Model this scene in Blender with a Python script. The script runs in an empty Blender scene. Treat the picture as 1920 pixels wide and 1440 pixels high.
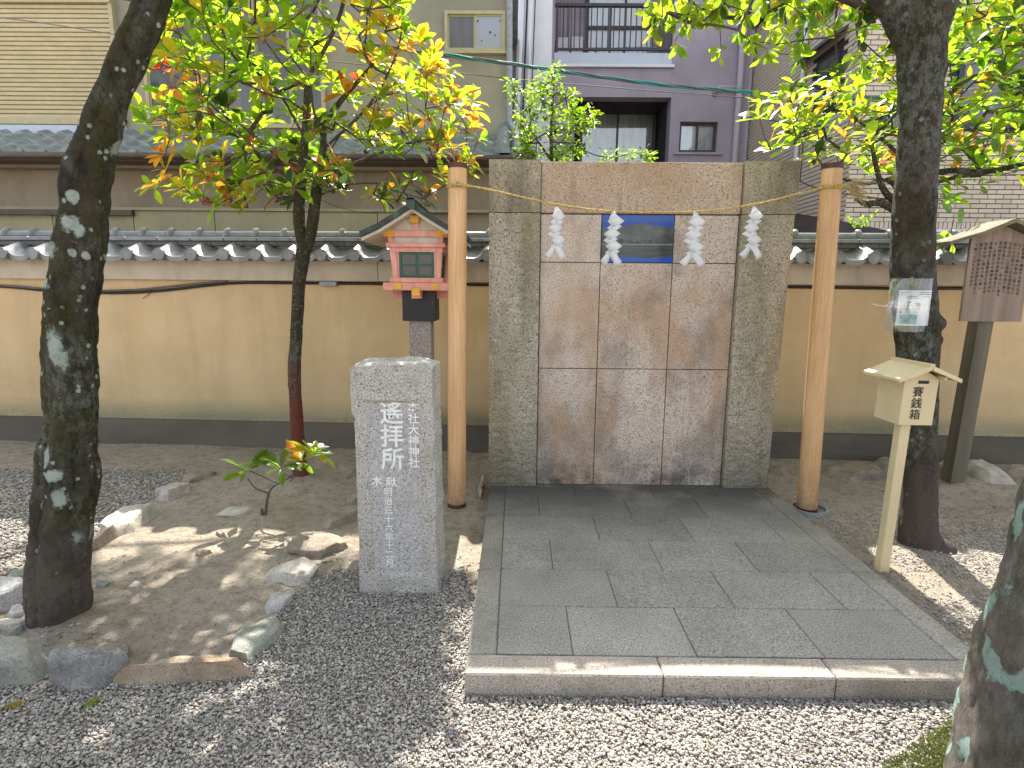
import bpy, bmesh, math, random
import numpy as np
from mathutils import Vector, Matrix, noise, Euler
R = random.Random(7)
NR = np.random.default_rng(7)
PI = math.pi
sc = bpy.context.scene
COL = sc.collection

# ------------------------------------------------------------------ camera, world, sun, exposure
LENS = 1073.84 / 1920 * 36
TILT, YAW, ROLL, CAMH = 9.562, .358, .466, 1.5
cd = bpy.data.cameras.new('camera')
cd.lens = LENS; cd.sensor_width = 36; cd.sensor_fit = 'HORIZONTAL'; cd.clip_start = .05; cd.clip_end = 600
cam = bpy.data.objects.new('camera', cd); COL.objects.link(cam)
CM = Matrix.Rotation(math.radians(YAW), 3, 'Z') @ Matrix.Rotation(PI/2 - math.radians(TILT), 3, 'X') @ Matrix.Rotation(math.radians(ROLL), 3, 'Z')
cam.matrix_world = Matrix.Translation((0, 0, CAMH)) @ CM.to_4x4()
sc.camera = cam

SUN_EL, SUN_AZ = 48.0, -.3       # azimuth from +Y towards +X
w = bpy.data.worlds.new('World'); sc.world = w; w.use_nodes = True
wn = w.node_tree.nodes; wl = w.node_tree.links
sky = wn.new('ShaderNodeTexSky'); sky.sky_type = 'NISHITA'; sky.sun_disc = False
sky.sun_elevation = math.radians(SUN_EL); sky.sun_rotation = math.radians(SUN_AZ)
sky.air_density = 1.0; sky.dust_density = 2.5; sky.ozone_density = 1.0
hz = wn.new('ShaderNodeHueSaturation'); hz.inputs['Saturation'].default_value = .36     # sky colour desaturated so that shade turns less blue
wl.new(sky.outputs[0], hz.inputs['Color']); wl.new(hz.outputs[0], wn['Background'].inputs[0]); wn['Background'].inputs[1].default_value = .15
sl = bpy.data.lights.new('sun', 'SUN'); sl.energy = 4.6; sl.angle = math.radians(.55); sl.color = (1, .94, .84)
sun = bpy.data.objects.new('sun', sl); COL.objects.link(sun)
e, a = math.radians(SUN_EL), math.radians(SUN_AZ)
sd = Vector((math.sin(a)*math.cos(e), math.cos(a)*math.cos(e), math.sin(e)))
sun.rotation_euler = sd.to_track_quat('Z', 'Y').to_euler(); sun.location = sd*30
sc.view_settings.view_transform = 'Standard'; sc.view_settings.look = 'None'
sc.view_settings.exposure = 1.65; sc.view_settings.gamma = 1; sc.view_settings.use_curve_mapping = False
sc.cycles.max_bounces = 8; sc.cycles.transparent_max_bounces = 8

def at(u, v, x=None, y=None, z=None):
    """a point of the place seen at photograph pixel u, v, at the known distance x, y or height z"""
    d = CM @ Vector(((u-960)/1073.84, (720-v)/1073.84, -1))
    s = (z-CAMH)/d.z if z is not None else (y/d.y if y is not None else x/d.x)
    return Vector((0, 0, CAMH)) + d*s

# ------------------------------------------------------------------ materials
class G:
    def __init__(s, name):
        s.m = bpy.data.materials.new(name); s.m.use_nodes = True
        s.t = s.m.node_tree; s.n = s.t.nodes; s.l = s.t.links
        s.b = s.n['Principled BSDF']; s.o = s.n['Material Output']
        s.tc = s.n.new('ShaderNodeTexCoord'); s.co = s.tc.outputs['Object']
        s.rnd = s.n.new('ShaderNodeObjectInfo').outputs['Random']
    def put(s, sock, v):
        if hasattr(v, 'node'): s.l.new(v, sock)
        elif isinstance(v, (tuple, list)) and len(v) == 3 and len(sock.default_value) == 4: sock.default_value = (*v, 1)
        else: sock.default_value = v
    def vec(s, stretch=(1, 1, 1), off=(0, 0, 0), rand=False):
        v = s.co
        if stretch != (1, 1, 1) or off != (0, 0, 0):
            n = s.n.new('ShaderNodeMapping'); s.l.new(v, n.inputs[0]); n.inputs[1].default_value = off; n.inputs[3].default_value = stretch; v = n.outputs[0]
        if rand:
            n = s.n.new('ShaderNodeVectorMath'); n.operation = 'ADD'; s.l.new(v, n.inputs[0])
            m = s.n.new('ShaderNodeMath'); m.operation = 'MULTIPLY'; s.l.new(s.rnd, m.inputs[0]); m.inputs[1].default_value = 37.
            s.l.new(m.outputs[0], n.inputs[1]); v = n.outputs[0]
        return v
    def noise(s, scale, detail=3, rough=.55, stretch=(1, 1, 1), off=(0, 0, 0), rand=False, dist=0):
        n = s.n.new('ShaderNodeTexNoise'); s.l.new(s.vec(stretch, off, rand), n.inputs['Vector'])
        n.inputs['Scale'].default_value = scale; n.inputs['Detail'].default_value = detail; n.inputs['Roughness'].default_value = rough
        n.inputs['Distortion'].default_value = dist
        return n.outputs[0]
    def vor(s, scale, feat='F1', stretch=(1, 1, 1), out='Distance', rand=False, off=(0, 0, 0)):
        n = s.n.new('ShaderNodeTexVoronoi'); n.feature = feat; s.l.new(s.vec(stretch, off, rand), n.inputs['Vector']); n.inputs['Scale'].default_value = scale
        return n.outputs[out]
    def ramp(s, f, stops, interp='LINEAR'):
        n = s.n.new('ShaderNodeValToRGB'); s.put(n.inputs[0], f); r = n.color_ramp; r.interpolation = interp
        while len(r.elements) < len(stops): r.elements.new(.5)
        for e_, (p, c) in zip(r.elements, stops):
            e_.position = p; e_.color = (*c, 1) if isinstance(c, (tuple, list)) else (c, c, c, 1)
        return n.outputs[0]
    def mix(s, f, a_, b_, mode='MIX'):
        n = s.n.new('ShaderNodeMix'); n.data_type = 'RGBA'; n.blend_type = mode
        s.put(n.inputs[0], f); s.put(n.inputs[6], a_); s.put(n.inputs[7], b_)
        return n.outputs[2]
    def math(s, op, a_, b_=0., c_=0.):
        n = s.n.new('ShaderNodeMath'); n.operation = op
        s.put(n.inputs[0], a_); s.put(n.inputs[1], b_); s.put(n.inputs[2], c_)
        return n.outputs[0]
    def xyz(s, i):
        n = s.n.new('ShaderNodeSeparateXYZ'); s.l.new(s.co, n.inputs[0]); return n.outputs[i]
    def maprange(s, v, a0, a1, b0=0., b1=1.):
        n = s.n.new('ShaderNodeMapRange'); s.put(n.inputs[0], v)
        for i, q in enumerate((a0, a1, b0, b1)): n.inputs[i+1].default_value = q
        return n.outputs[0]
    def out(s, col, rough=.8, bump=None, bs=.5, bd=.01, metal=0, spec=.4, normal=None, **k):
        s.put(s.b.inputs['Base Color'], col); s.put(s.b.inputs['Roughness'], rough)
        s.b.inputs['Metallic'].default_value = metal; s.b.inputs['Specular IOR Level'].default_value = spec
        if bump is not None:
            n = s.n.new('ShaderNodeBump'); s.put(n.inputs['Height'], bump); n.inputs['Strength'].default_value = bs; n.inputs['Distance'].default_value = bd
            s.l.new(n.outputs[0], s.b.inputs['Normal'])
        for kk, v in k.items(): s.put(s.b.inputs[kk.replace('_', ' ')], v)
        return s.m

def granite(name, cols, scale=95, stain=None, bd=.004, bs=.5, stain_amt=.6, vary=.12, extra=None, rough_bump=None):
    """cols: dark grain, mid, light grain"""
    g = G(name)
    f = g.noise(scale, 2.5, .65, rand=True)
    c = g.ramp(f, [(.36, cols[0]), (.45, cols[1]), (.58, cols[1]), (.66, cols[2])])
    if stain:
        for (sc_, st, off, lo, hi, colr, amt) in stain:
            m = g.ramp(g.noise(sc_, 4, .6, stretch=st, off=off, rand=True), [(lo, 0), (hi, amt)])
            c = g.mix(m, c, g.mix(.75, c, colr))
    if extra: c = extra(g, c)
    if vary:
        c = g.mix(1., c, g.ramp(g.rnd, [(0, 1-vary), (1, 1+vary*.3)]), 'MULTIPLY')
    h = g.noise(scale*.8, 3, .7)
    if rough_bump:
        h = g.math('ADD', g.math('MULTIPLY', h, .25), g.noise(rough_bump, 5, .65, stretch=(1, 1, 1.8), dist=.6))
    return g.out(c, .85, h, bs, bd, spec=.3)

def plain(name, col, rough=.6, scale=8, amt=.18, metal=0, bump=0, stretch=(1, 1, 1), spec=.4, dirt=None, bscale=60, grain=0):
    g = G(name)
    dk = tuple(x*(1-amt*1.6) for x in col); lt = tuple(min(1, x*(1+amt)) for x in col)
    c = g.ramp(g.noise(scale, 5, .6, stretch=stretch, rand=True), [(.3, dk), (.7, lt)])
    if grain:
        c = g.mix(grain, c, g.ramp(g.noise(bscale*3, 2), [(.35, dk), (.6, lt)]))
    if dirt:
        c = g.mix(g.ramp(g.noise(dirt[1], 6, .65, stretch=dirt[3] if len(dirt) > 3 else (1, 1, .3), rand=True), [(.48, 0), (.7, dirt[2])]), c, dirt[0])
    return g.out(c, rough, g.noise(bscale, 4, .6, stretch=stretch) if bump else None, bump or .1, .004, metal=metal, spec=spec)

M = {}
def screen_extra(g, c):
    # rust bloom in patches and soot near the foot, both with shapes of their own
    z = g.xyz(2)
    m = g.ramp(g.noise(1.7, 3, .6, off=(3.1, 0, 1.2), stretch=(1.3, 1, .8)), [(.46, 0), (.62, .9)])
    c = g.mix(m, c, g.mix(.6, c, (.36, .20, .09)))
    m = g.ramp(g.noise(2.6, 4, .6, off=(0, 0, 5.2), stretch=(1.2, 1, .9)), [(.48, 0), (.64, .8)])
    c = g.mix(m, c, g.mix(.6, c, (.15, .125, .105)))
    rn_ = g.ramp(g.noise(7, 5, .6, stretch=(1, 1, .1), off=(2, 0, 3)), [(.52, 0), (.68, .55)])
    c = g.mix(rn_, c, g.mix(.5, c, (.17, .135, .11)))
    low = g.math('MULTIPLY', g.maprange(z, .36, .05), g.ramp(g.noise(4.5, 4, .7), [(.38, 0), (.62, .95)]))
    c = g.mix(low, c, g.mix(.85, c, (.05, .042, .04)))
    return c
M['panel'] = granite('pink_granite', ((.17, .13, .105), (.55, .47, .405), (.70, .63, .57)), 105, vary=.08, extra=screen_extra, bs=.35)
M['lintel'] = granite('pink_granite_lintel', ((.15, .105, .08), (.46, .365, .29), (.62, .53, .45)), 105, vary=.05,
    stain=[(9, (1, 1, .12), (0, 0, 0), .56, .72, (.08, .06, .045), .8), (2.2, (1, 1, 1), (5, 0, 2), .45, .65, (.3, .17, .08), .6)], bs=.35)
def pillar_extra(g, c):
    z = g.xyz(2)
    m = g.ramp(g.noise(2.4, 4, .65, stretch=(1.6, 1, .5), off=(7, 0, 0)), [(.46, 0), (.62, .8)])
    c = g.mix(m, c, g.mix(.6, c, (.17, .16, .06)))
    low = g.math('MULTIPLY', g.maprange(z, .5, .05), .7)
    c = g.mix(low, c, g.mix(.7, c, (.09, .075, .06)))
    return c
M['pillar'] = granite('rough_grey_granite', ((.10, .09, .07), (.39, .355, .285), (.56, .52, .44)), 80, vary=.05,
    stain=[(4, (1, 1, .35), (0, 0, 0), .5, .68, (.11, .10, .06), .8)], extra=pillar_extra, rough_bump=17, bd=.02, bs=.75)
M['pillartop'] = granite('grey_granite_block', ((.09, .08, .055), (.33, .29, .22), (.48, .43, .34)), 95, vary=.08,
    stain=[(5, (1, 1, .3), (0, 0, 0), .42, .64, (.09, .08, .05), .85)])
def slab_extra(g, c):
    g2 = g.ramp(g.noise(3.2, 5, .6), [(.4, 0), (.7, .45)])
    c = g.mix(g2, c, g.mix(.6, c, (.045, .045, .045)))
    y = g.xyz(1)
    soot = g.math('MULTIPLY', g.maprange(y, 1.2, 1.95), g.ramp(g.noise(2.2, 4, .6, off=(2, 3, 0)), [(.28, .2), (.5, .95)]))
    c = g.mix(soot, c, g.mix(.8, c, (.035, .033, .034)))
    return c
M['slab'] = granite('grey_paving_granite', ((.12, .11, .10), (.315, .295, .27), (.50, .47, .435)), 130, vary=.12, extra=slab_extra, bs=.5,
    stain=[(14, (1, 1, 1), (0, 0, 0), .62, .78, (.42, .40, .37), .45)])
M['kerb'] = granite('pale_kerb_granite', ((.15, .13, .115), (.36, .315, .27), (.50, .455, .40)), 130, vary=.08,
    stain=[(6, (1, 1, 1), (0, 0, 0), .45, .7, (.16, .16, .13), .7)])
M['sidekerb'] = granite('weathered_kerb_granite', ((.13, .12, .10), (.33, .305, .27), (.48, .45, .40)), 130, vary=.08, extra=slab_extra,
    stain=[(6, (1, 1, 1), (0, 0, 0), .45, .7, (.17, .18, .13), .7)])
M['joint'] = plain('mortar_joint', (.10, .095, .088), .95, 30)
M['inscr'] = granite('inscription_granite', ((.11, .105, .10), (.41, .39, .36), (.60, .58, .55)), 120, vary=0, bd=.012, bs=.8, rough_bump=22,
    stain=[(5, (1, 1, .6), (0, 0, 0), .5, .72, (.2, .18, .13), .6)])
M['inscr_face'] = granite('inscription_face_granite', ((.14, .135, .135), (.40, .39, .385), (.58, .57, .56)), 135, vary=0, bs=.35,
    stain=[(3.5, (1, 1, 1), (0, 0, 2), .48, .7, (.22, .22, .23), .6)])
M['paintwhite'] = plain('worn_white_paint', (.72, .75, .72), .7, 60, .12)
def plaster_extra():
    g = G('ochre_plaster')
    z = g.xyz(2)
    c = g.ramp(g.noise(2.2, 5, .6), [(.3, (.53, .38, .21)), (.7, (.62, .465, .275))])
    grey = g.math('MULTIPLY', g.maprange(z, .95, .3), g.ramp(g.noise(2, 4, .6, stretch=(.5, 1, 1)), [(.3, .35), (.7, 1)]))
    c = g.mix(g.math('MULTIPLY', grey, .55), c, (.33, .28, .19))
    gm = g.math('MULTIPLY', g.maprange(z, .47, .31), g.ramp(g.noise(1.1, 4, .6, off=(2, 0, 0), stretch=(.6, 1, 2)), [(.33, .2), (.6, 1)]))
    c = g.mix(g.math('MULTIPLY', gm, .8), c, (.13, .185, .11))
    st = g.ramp(g.noise(5, 5, .6, stretch=(1, 1, .12)), [(.48, 0), (.72, .4)])
    c = g.mix(st, c, (.38, .28, .17))
    c = g.mix(g.ramp(g.noise(3, 7, .7, off=(5, 0, 2)), [(.5, 0), (.66, .4)]), c, (.45, .33, .2))
    spl = g.math('MULTIPLY', g.maprange(z, .40, .26), g.ramp(g.noise(30, 5, .7), [(.4, 0), (.55, .7)]))
    c = g.mix(spl, c, (.22, .19, .15))
    pits = g.ramp(g.noise(55, 2, .6, stretch=(1, 1, 2.2)), [(.3, 1), (.36, 0)])
    c = g.mix(g.math('MULTIPLY', pits, .45), c, (.3, .2, .1))
    return g.out(c, .92, g.noise(130, 5, .7), .4, .004, spec=.2)
M['plaster'] = plaster_extra()
M['plinth'] = plain('grey_plinth_render', (.13, .112, .09), .9, 1.5, .25, bump=.4, stretch=(.5, 1, 1.5), dirt=((.07, .065, .055), 3, .7, (.4, 1, 1)), grain=.3)
M['eaveband'] = plain('pale_eave_render', (.50, .43, .34), .9, 3, .12, bump=.3, dirt=((.25, .22, .17), 7, .5), grain=.35)
M['tile'] = plain('grey_roof_tile', (.20, .205, .225), .3, 9, .22, bump=.15, dirt=((.09, .09, .09), 6, .5, (1, 1, 1)), spec=.6)
M['tiledark'] = plain('dark_roof_tile', (.10, .098, .095), .5, 9, .3, bump=.2)
M['infill'] = plain('weathered_infill_plaster', (.36, .34, .27), .95, 14, .3, bump=.6, dirt=((.06, .06, .045), 8, .9, (1, 1, 1)))
M['black'] = plain('black_plastic', (.009, .009, .01), .45, 20)
M['conduit'] = plain('brown_conduit', (.12, .1, .085), .55, 20)
M['greybox'] = plain('grey_plastic', (.28, .30, .33), .5, 20)
M['teal'] = plain('teal_cable_sheath', (.03, .22, .22), .35, 20)
M['steel'] = plain('galvanised_wire', (.12, .12, .12), .7, 40)
def bamboo():
    g = G('dried_bamboo')
    c = g.ramp(g.noise(6, 5, .6, stretch=(1, 1, .25), rand=True), [(.3, (.50, .27, .12)), (.55, (.66, .40, .20)), (.8, (.74, .50, .28))])
    c = g.mix(.35, c, g.ramp(g.noise(160, 2, .5, stretch=(1, 1, .02)), [(.35, (.45, .24, .10)), (.65, (.78, .52, .28))]))
    c = g.mix(g.ramp(g.noise(9, 6, .7, stretch=(1, 1, .15), off=(0, 0, 4)), [(.5, 0), (.68, .4)]), c, (.33, .22, .13))
    c = g.mix(g.math('MULTIPLY', g.maprange(g.xyz(2), .35, .02), g.ramp(g.noise(25, 5, .7), [(.35, .2), (.6, .9)])), c, (.24, .16, .10))
    c = g.mix(g.ramp(g.noise(70, 3, .6, stretch=(1, 1, .3), off=(2, 2, 2)), [(.66, 0), (.72, .5)]), c, (.28, .17, .09))
    return g.out(c, .42, g.noise(160, 2, .5, stretch=(1, 1, .02)), .25, .0015, spec=.4)
M['bamboo'] = bamboo()
M['copper'] = plain('dark_copper', (.09, .045, .035), .5, 20, metal=.2)
M['rope'] = plain('straw_rope', (.50, .36, .12), .9, 60, .3, bump=.5)
M['straw'] = plain('pale_straw', (.52, .42, .24), .85, 60, .3)
g = G('white_paper'); g.out(g.ramp(g.noise(9, 3, rand=True), [(.3, (.74, .76, .80)), (.7, (.84, .85, .87))]), .75, g.noise(25, 3), .2, .004)
tr = g.n.new('ShaderNodeBsdfTranslucent'); tr.inputs[0].default_value = (.8, .8, .85, 1); mx = g.n.new('ShaderNodeMixShader'); mx.inputs[0].default_value = .35
g.l.new(g.b.outputs[0], mx.inputs[1]); g.l.new(tr.outputs[0], mx.inputs[2]); g.l.new(mx.outputs[0], g.o.inputs[0]); M['paper'] = g.m
M['pink'] = plain('faded_vermilion_paint', (.66, .28, .225), .65, 25, .14, bump=.2, stretch=(1, 1, .3), dirt=((.72, .5, .42), 14, .6))
M['cream'] = plain('off_white_board', (.55, .50, .42), .75, 12, .12, stretch=(1, 1, .3), grain=.2)
M['gold'] = plain('orange_yellow_paint', (.66, .36, .03), .5, 25, .1)
M['greenp'] = plain('dark_green_paint', (.015, .10, .065), .5, 25, .15)
M['blackroof'] = plain('black_painted_copper', (.018, .02, .022), .45, 12, .3, dirt=((.08, .15, .12), 10, .5, (1, 1, 1)))
M['verdigris'] = plain('verdigris_copper', (.06, .17, .13), .55, 14, .4)
M['lamppane'] = plain('frosted_lamp_pane', (.06, .068, .068), .25, 10, .1, spec=.6)
M['post'] = granite('lantern_post_granite', ((.07, .06, .06), (.27, .24, .22), (.45, .41, .38)), 120, vary=0)
M['boxpaint'] = plain('cream_gloss_paint', (.62, .52, .32), .38, 5, .05, spec=.5)
M['ink'] = plain('black_ink', (.02, .018, .016), .6, 20)
M['oldwood'] = plain('weathered_board', (.235, .18, .145), .85, 14, .22, bump=.5, stretch=(1, 1, .06), bscale=90)
M['oldwoodroof'] = plain('weathered_roof_board', (.17, .145, .10), .85, 14, .3, bump=.5, stretch=(.1, 1, 1), bscale=90)
M['greenwood'] = plain('weathered_green_post', (.135, .118, .088), .85, 12, .25, bump=.5, stretch=(1, 1, .06), bscale=90)
M['fadedink'] = plain('faded_ink', (.055, .04, .032), .8, 20)
M['sheet'] = plain('printed_sheet', (.74, .78, .80), .6, 10, .04)
M['printblue'] = plain('blue_print', (.16, .42, .50), .6, 30, .5)
M['printmap'] = plain('pale_map_print', (.55, .68, .66), .6, 40, .3)
g = G('clear_film'); g.out((.9, .92, .95), .12, spec=.6)
tb = g.n.new('ShaderNodeBsdfTransparent'); mx = g.n.new('ShaderNodeMixShader'); mx.inputs[0].default_value = .8
gl = g.n.new('ShaderNodeBsdfGlossy'); gl.inputs['Roughness'].default_value = .12
g.l.new(gl.outputs[0], mx.inputs[1]); g.l.new(tb.outputs[0], mx.inputs[2]); g.l.new(mx.outputs[0], g.o.inputs[0]); M['film'] = g.m
# building materials
M['bgbeige'] = plain('greenish_beige_stucco', (.30, .285, .215), .9, 2, .1, bump=.3, bscale=200, dirt=((.2, .19, .14), 3, .3))
M['bgbrown'] = plain('brown_beige_render', (.27, .225, .165), .9, 1.2, .12, bump=.2, bscale=150, dirt=((.13, .11, .08), 2, .5))
M['bgpale'] = plain('olive_pale_panel', (.33, .30, .19), .85, 2, .1, dirt=((.2, .18, .12), 3, .4))
M['shutter'] = plain('beige_shutter', (.50, .425, .26), .5, 4, .08, spec=.4)
M['sash'] = plain('beige_aluminium', (.42, .37, .22), .4, 10, .08)
M['brownmetal'] = plain('brown_gutter', (.075, .055, .045), .5, 10, .2)
M['greenroof'] = plain('greenish_roof_tile', (.21, .245, .25), .35, 7, .25, bump=.2, dirt=((.07, .10, .075), 5, .6, (1, 1, 1)), spec=.6)
M['purple'] = plain('mauve_grey_stucco', (.33, .295, .35), .9, 1.5, .1, bump=.25, bscale=150, dirt=((.25, .225, .27), 3, .35))
M['purplepipe'] = plain('mauve_pipe', (.40, .355, .42), .5, 3, .06)
M['darkrecess'] = plain('dark_interior', (.045, .038, .042), .9, 3, .3)
M['whiteband'] = plain('pale_blue_balcony_front', (.46, .52, .62), .6, 2, .05)
M['whitemetal'] = plain('pale_metal', (.62, .63, .68), .45, 2, .08)
M['rail'] = plain('dark_bronze_rail', (.045, .04, .05), .45, 10, .2)
M['curtain'] = plain('net_curtain', (.50, .56, .60), .8, 14, .15, stretch=(1, 1, .05))
M['curtaingreen'] = plain('greenish_net_curtain', (.30, .36, .33), .8, 9, .3, stretch=(1, 1, .12))
g = G('window_glass'); g.out((.02, .025, .03), .04, spec=.8)
tb = g.n.new('ShaderNodeBsdfTransparent'); mx = g.n.new('ShaderNodeMixShader')
fr = g.n.new('ShaderNodeFresnel'); fr.inputs[0].default_value = 1.5
gl = g.n.new('ShaderNodeBsdfGlossy'); gl.inputs['Roughness'].default_value = .03
mm = g.math('MULTIPLY_ADD', fr.outputs[0], 1.4, .06)
g.l.new(mm, mx.inputs[0]); g.l.new(tb.outputs[0], mx.inputs[1]); g.l.new(gl.outputs[0], mx.inputs[2]); g.l.new(mx.outputs[0], g.o.inputs[0]); M['glass'] = g.m
g = G('dark_reflecting_glass'); 
c = g.ramp(g.noise(5, 5, .7), [(.4, (.012, .016, .012)), (.6, (.05, .055, .035))]); g.out(c, .08, spec=.7); M['darkglass'] = g.m  # dark green mottling paints reflected trees into the pane
M['greypane'] = plain('grey_curtained_pane', (.115, .115, .125), .3, 6, .2, stretch=(1, 1, .1), spec=.6)
g = G('patterned_curtain_pane')
c = g.ramp(g.vor(9), [(.14, (.04, .05, .07)), (.2, (.30, .33, .40))]); g.out(c, .3, spec=.6); M['patterned'] = g.m
g = G('tan_wall_tile')
c = g.ramp(g.rnd, [(0, (.44, .37, .30)), (.35, (.52, .45, .35)), (.7, (.57, .49, .38)), (1, (.50, .44, .38))])
c = g.mix(.25, c, g.ramp(g.noise(60, 3, rand=True), [(.3, (.36, .3, .24)), (.7, (.62, .55, .44))])); M['wtile'] = g.out(c, .55, g.noise(200, 3), .2, .002)
M['grout'] = plain('dark_grout', (.045, .04, .038), .95, 10)
M['awning'] = plain('dark_awning', (.07, .07, .085), .5, 5, .2)
M['darkframe'] = plain('dark_blue_frame', (.03, .035, .055), .45, 5, .1)
# ground materials
def dirt():
    g = G('pale_earth')
    c = g.ramp(g.noise(1.3, 7, .68), [(.3, (.35, .295, .235)), (.5, (.46, .395, .32)), (.72, (.56, .49, .41))])
    c = g.mix(g.ramp(g.noise(14, 7, .75), [(.40, .6), (.53, 0)]), c, (.25, .205, .16))
    c = g.mix(g.ramp(g.noise(75, 5, .75), [(.36, .8), (.45, 0)]), c, (.14, .11, .085))
    c = g.mix(g.ramp(g.noise(95, 4, .7, off=(3, 1, 0)), [(.58, 0), (.68, .7)]), c, (.56, .49, .40))
    h = g.math('ADD', g.math('MULTIPLY', g.noise(17, 7, .75), 1.2), g.math('MULTIPLY', g.noise(85, 5, .75), .6))
    return g.out(c, .95, h, .95, .03, spec=.15)
M['dirt'] = dirt()
def pebble():
    g = G('mixed_pebbles')
    n = g.n.new('ShaderNodeAttribute'); n.attribute_type = 'INSTANCER'; n.attribute_name = 'tone'
    c = g.ramp(n.outputs['Fac'], [(0, (.095, .09, .09)), (.14, (.15, .145, .14)), (.34, (.22, .205, .19)), (.54, (.32, .29, .25)), (.70, (.41, .37, .31)),
                                  (.78, (.34, .245, .17)), (.87, (.45, .42, .375)), (1, (.52, .50, .46))])
    c = g.mix(.3, c, g.ramp(g.noise(3, 3), [(.35, (.12, .11, .1)), (.65, (.45, .43, .4))]))
    return g.out(c, .62, spec=.4)
M['pebble'] = pebble()
M['gravelbed'] = plain('gravel_bed', (.11, .105, .1), .95, 90, .6)
def rockmat(name, c1, c2, c3, sc_=9, moss=None):
    g = G(name)
    c = g.ramp(g.noise(sc_, 6, .65, rand=True), [(.3, c1), (.5, c2), (.72, c3)])
    c = g.mix(g.ramp(g.noise(90, 3, .7), [(.36, .6), (.46, 0)]), c, tuple(x*.45 for x in c1))
    c = g.mix(g.ramp(g.noise(120, 3, .7, off=(3, 1, 0)), [(.58, 0), (.7, .5)]), c, tuple(min(1, x*1.5) for x in c3))
    if moss: c = g.mix(g.ramp(g.noise(4, 4, .6, off=(1, 5, 2)), [(.45, 0), (.62, .7)]), c, moss)
    return g.out(c, .85, g.math('ADD', g.noise(16, 6, .7), g.math('MULTIPLY', g.noise(90, 4, .7), .4)), .7, .012, spec=.25)
M['rgreen'] = rockmat('greenish_stone', (.17, .18, .155), (.26, .27, .235), (.36, .36, .31), moss=(.30, .26, .19))
M['rgrey'] = rockmat('blue_grey_stone', (.13, .13, .13), (.21, .205, .20), (.35, .34, .33))
M['rtan'] = rockmat('orange_tan_stone', (.19, .15, .115), (.29, .235, .18), (.42, .33, .23), moss=(.32, .2, .1))
M['rpale'] = rockmat('pale_stone', (.30, .27, .23), (.43, .39, .34), (.56, .52, .46))
M['rbrown'] = rockmat('earth_brown_stone', (.17, .14, .11), (.26, .22, .175), (.36, .30, .245))
M['rwhite'] = rockmat('whitish_stone', (.34, .32, .31), (.44, .42, .41), (.54, .52, .51))
def bark(name, base, dark, lichen, moss, redlow=None, lsc=7, lo=.6, grey=(.33, .38, .35), greyamt=.9, patches=(), greylo=.54, spk=.7):
    g = G(name)
    c = g.ramp(g.noise(16, 9, .8, stretch=(1, 1, .5)), [(.38, dark), (.5, tuple((x+y)/2 for x, y in zip(dark, base))), (.62, base), (.75, tuple(x*1.5 for x in base))])
    c = g.mix(g.ramp(g.noise(6, 8, .75, off=(4, 0, 1), stretch=(1, 1, .6)), [(.46, 0), (.58, .85)]), c, g.ramp(g.noise(60, 5, .7), [(.35, tuple(x*.4 for x in moss)), (.65, moss)]))
    m = g.math('MULTIPLY', g.ramp(g.noise(3.2, 4, .6, off=(0, 7, 3), stretch=(1, 1, .5)), [(greylo-.08, 0), (greylo+.06, 1)]), g.ramp(g.noise(34, 8, .8, off=(1, 2, 3), stretch=(1, 1, .6)), [(.47, 0), (.53, greyamt)]))
    c = g.mix(m, c, g.ramp(g.noise(110, 4, .7), [(.35, tuple(x*.45 for x in grey)), (.62, grey)]))
    # crusts of lichen: blotches with ragged rims
    def crust(sc_, lo_, rad):
        f = g.math('ADD', g.vor(sc_, stretch=(1, 1, .85)), g.math('MULTIPLY', g.math('SUBTRACT', g.noise(sc_*3.5, 9, .85), .5), 1.3))
        return g.math('MULTIPLY', g.ramp(f, [(rad, .9), (rad+.07, 0)]), g.ramp(g.vor(sc_, out='Color', stretch=(1, 1, .85)), [(lo_-.02, 0), (lo_, 1)]))
    lm = g.math('MAXIMUM', crust(lsc, lo, .3), crust(lsc*3.7, spk, .3))
    for (cx, cz, rx, rz, sk_) in patches:   # long crusts that grow on this trunk's flank
        x_ = g.math('ADD', g.xyz(0), g.math('MULTIPLY_ADD', g.xyz(2), -sk_, -cx+cz*sk_)); z_ = g.math('SUBTRACT', g.xyz(2), cz)
        q_ = g.math('ADD', g.math('POWER', g.math('DIVIDE', x_, rx), 2.), g.math('POWER', g.math('DIVIDE', z_, rz), 2.))
        q_ = g.math('ADD', q_, g.math('MULTIPLY', g.math('SUBTRACT', g.noise(30, 9, .85), .5), 4.2))
        lm = g.math('MAXIMUM', lm, g.ramp(q_, [(.62, .95), (.92, 0)]))
    c = g.mix(lm, c, g.ramp(g.noise(120, 5, .75), [(.32, tuple(x*.55 for x in lichen)), (.45, tuple(x*.9 for x in lichen)), (.7, lichen)]))
    if redlow:
        c = g.mix(g.math('MULTIPLY', g.maprange(g.xyz(2), redlow[0], redlow[1]), g.ramp(g.noise(30, 7, .75, stretch=(1, 1, .4)), [(.35, .35), (.55, .95)])), c, redlow[2])
    h = g.math('ADD', g.noise(26, 9, .8, stretch=(1, 1, .5)), g.math('MULTIPLY', g.noise(9, 3, .6, stretch=(1, 1, 3.5)), .5))
    h = g.math('ADD', h, g.math('MULTIPLY', lm, .12))
    return g.out(c, .88, h, 1., .03, spec=.2)
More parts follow.
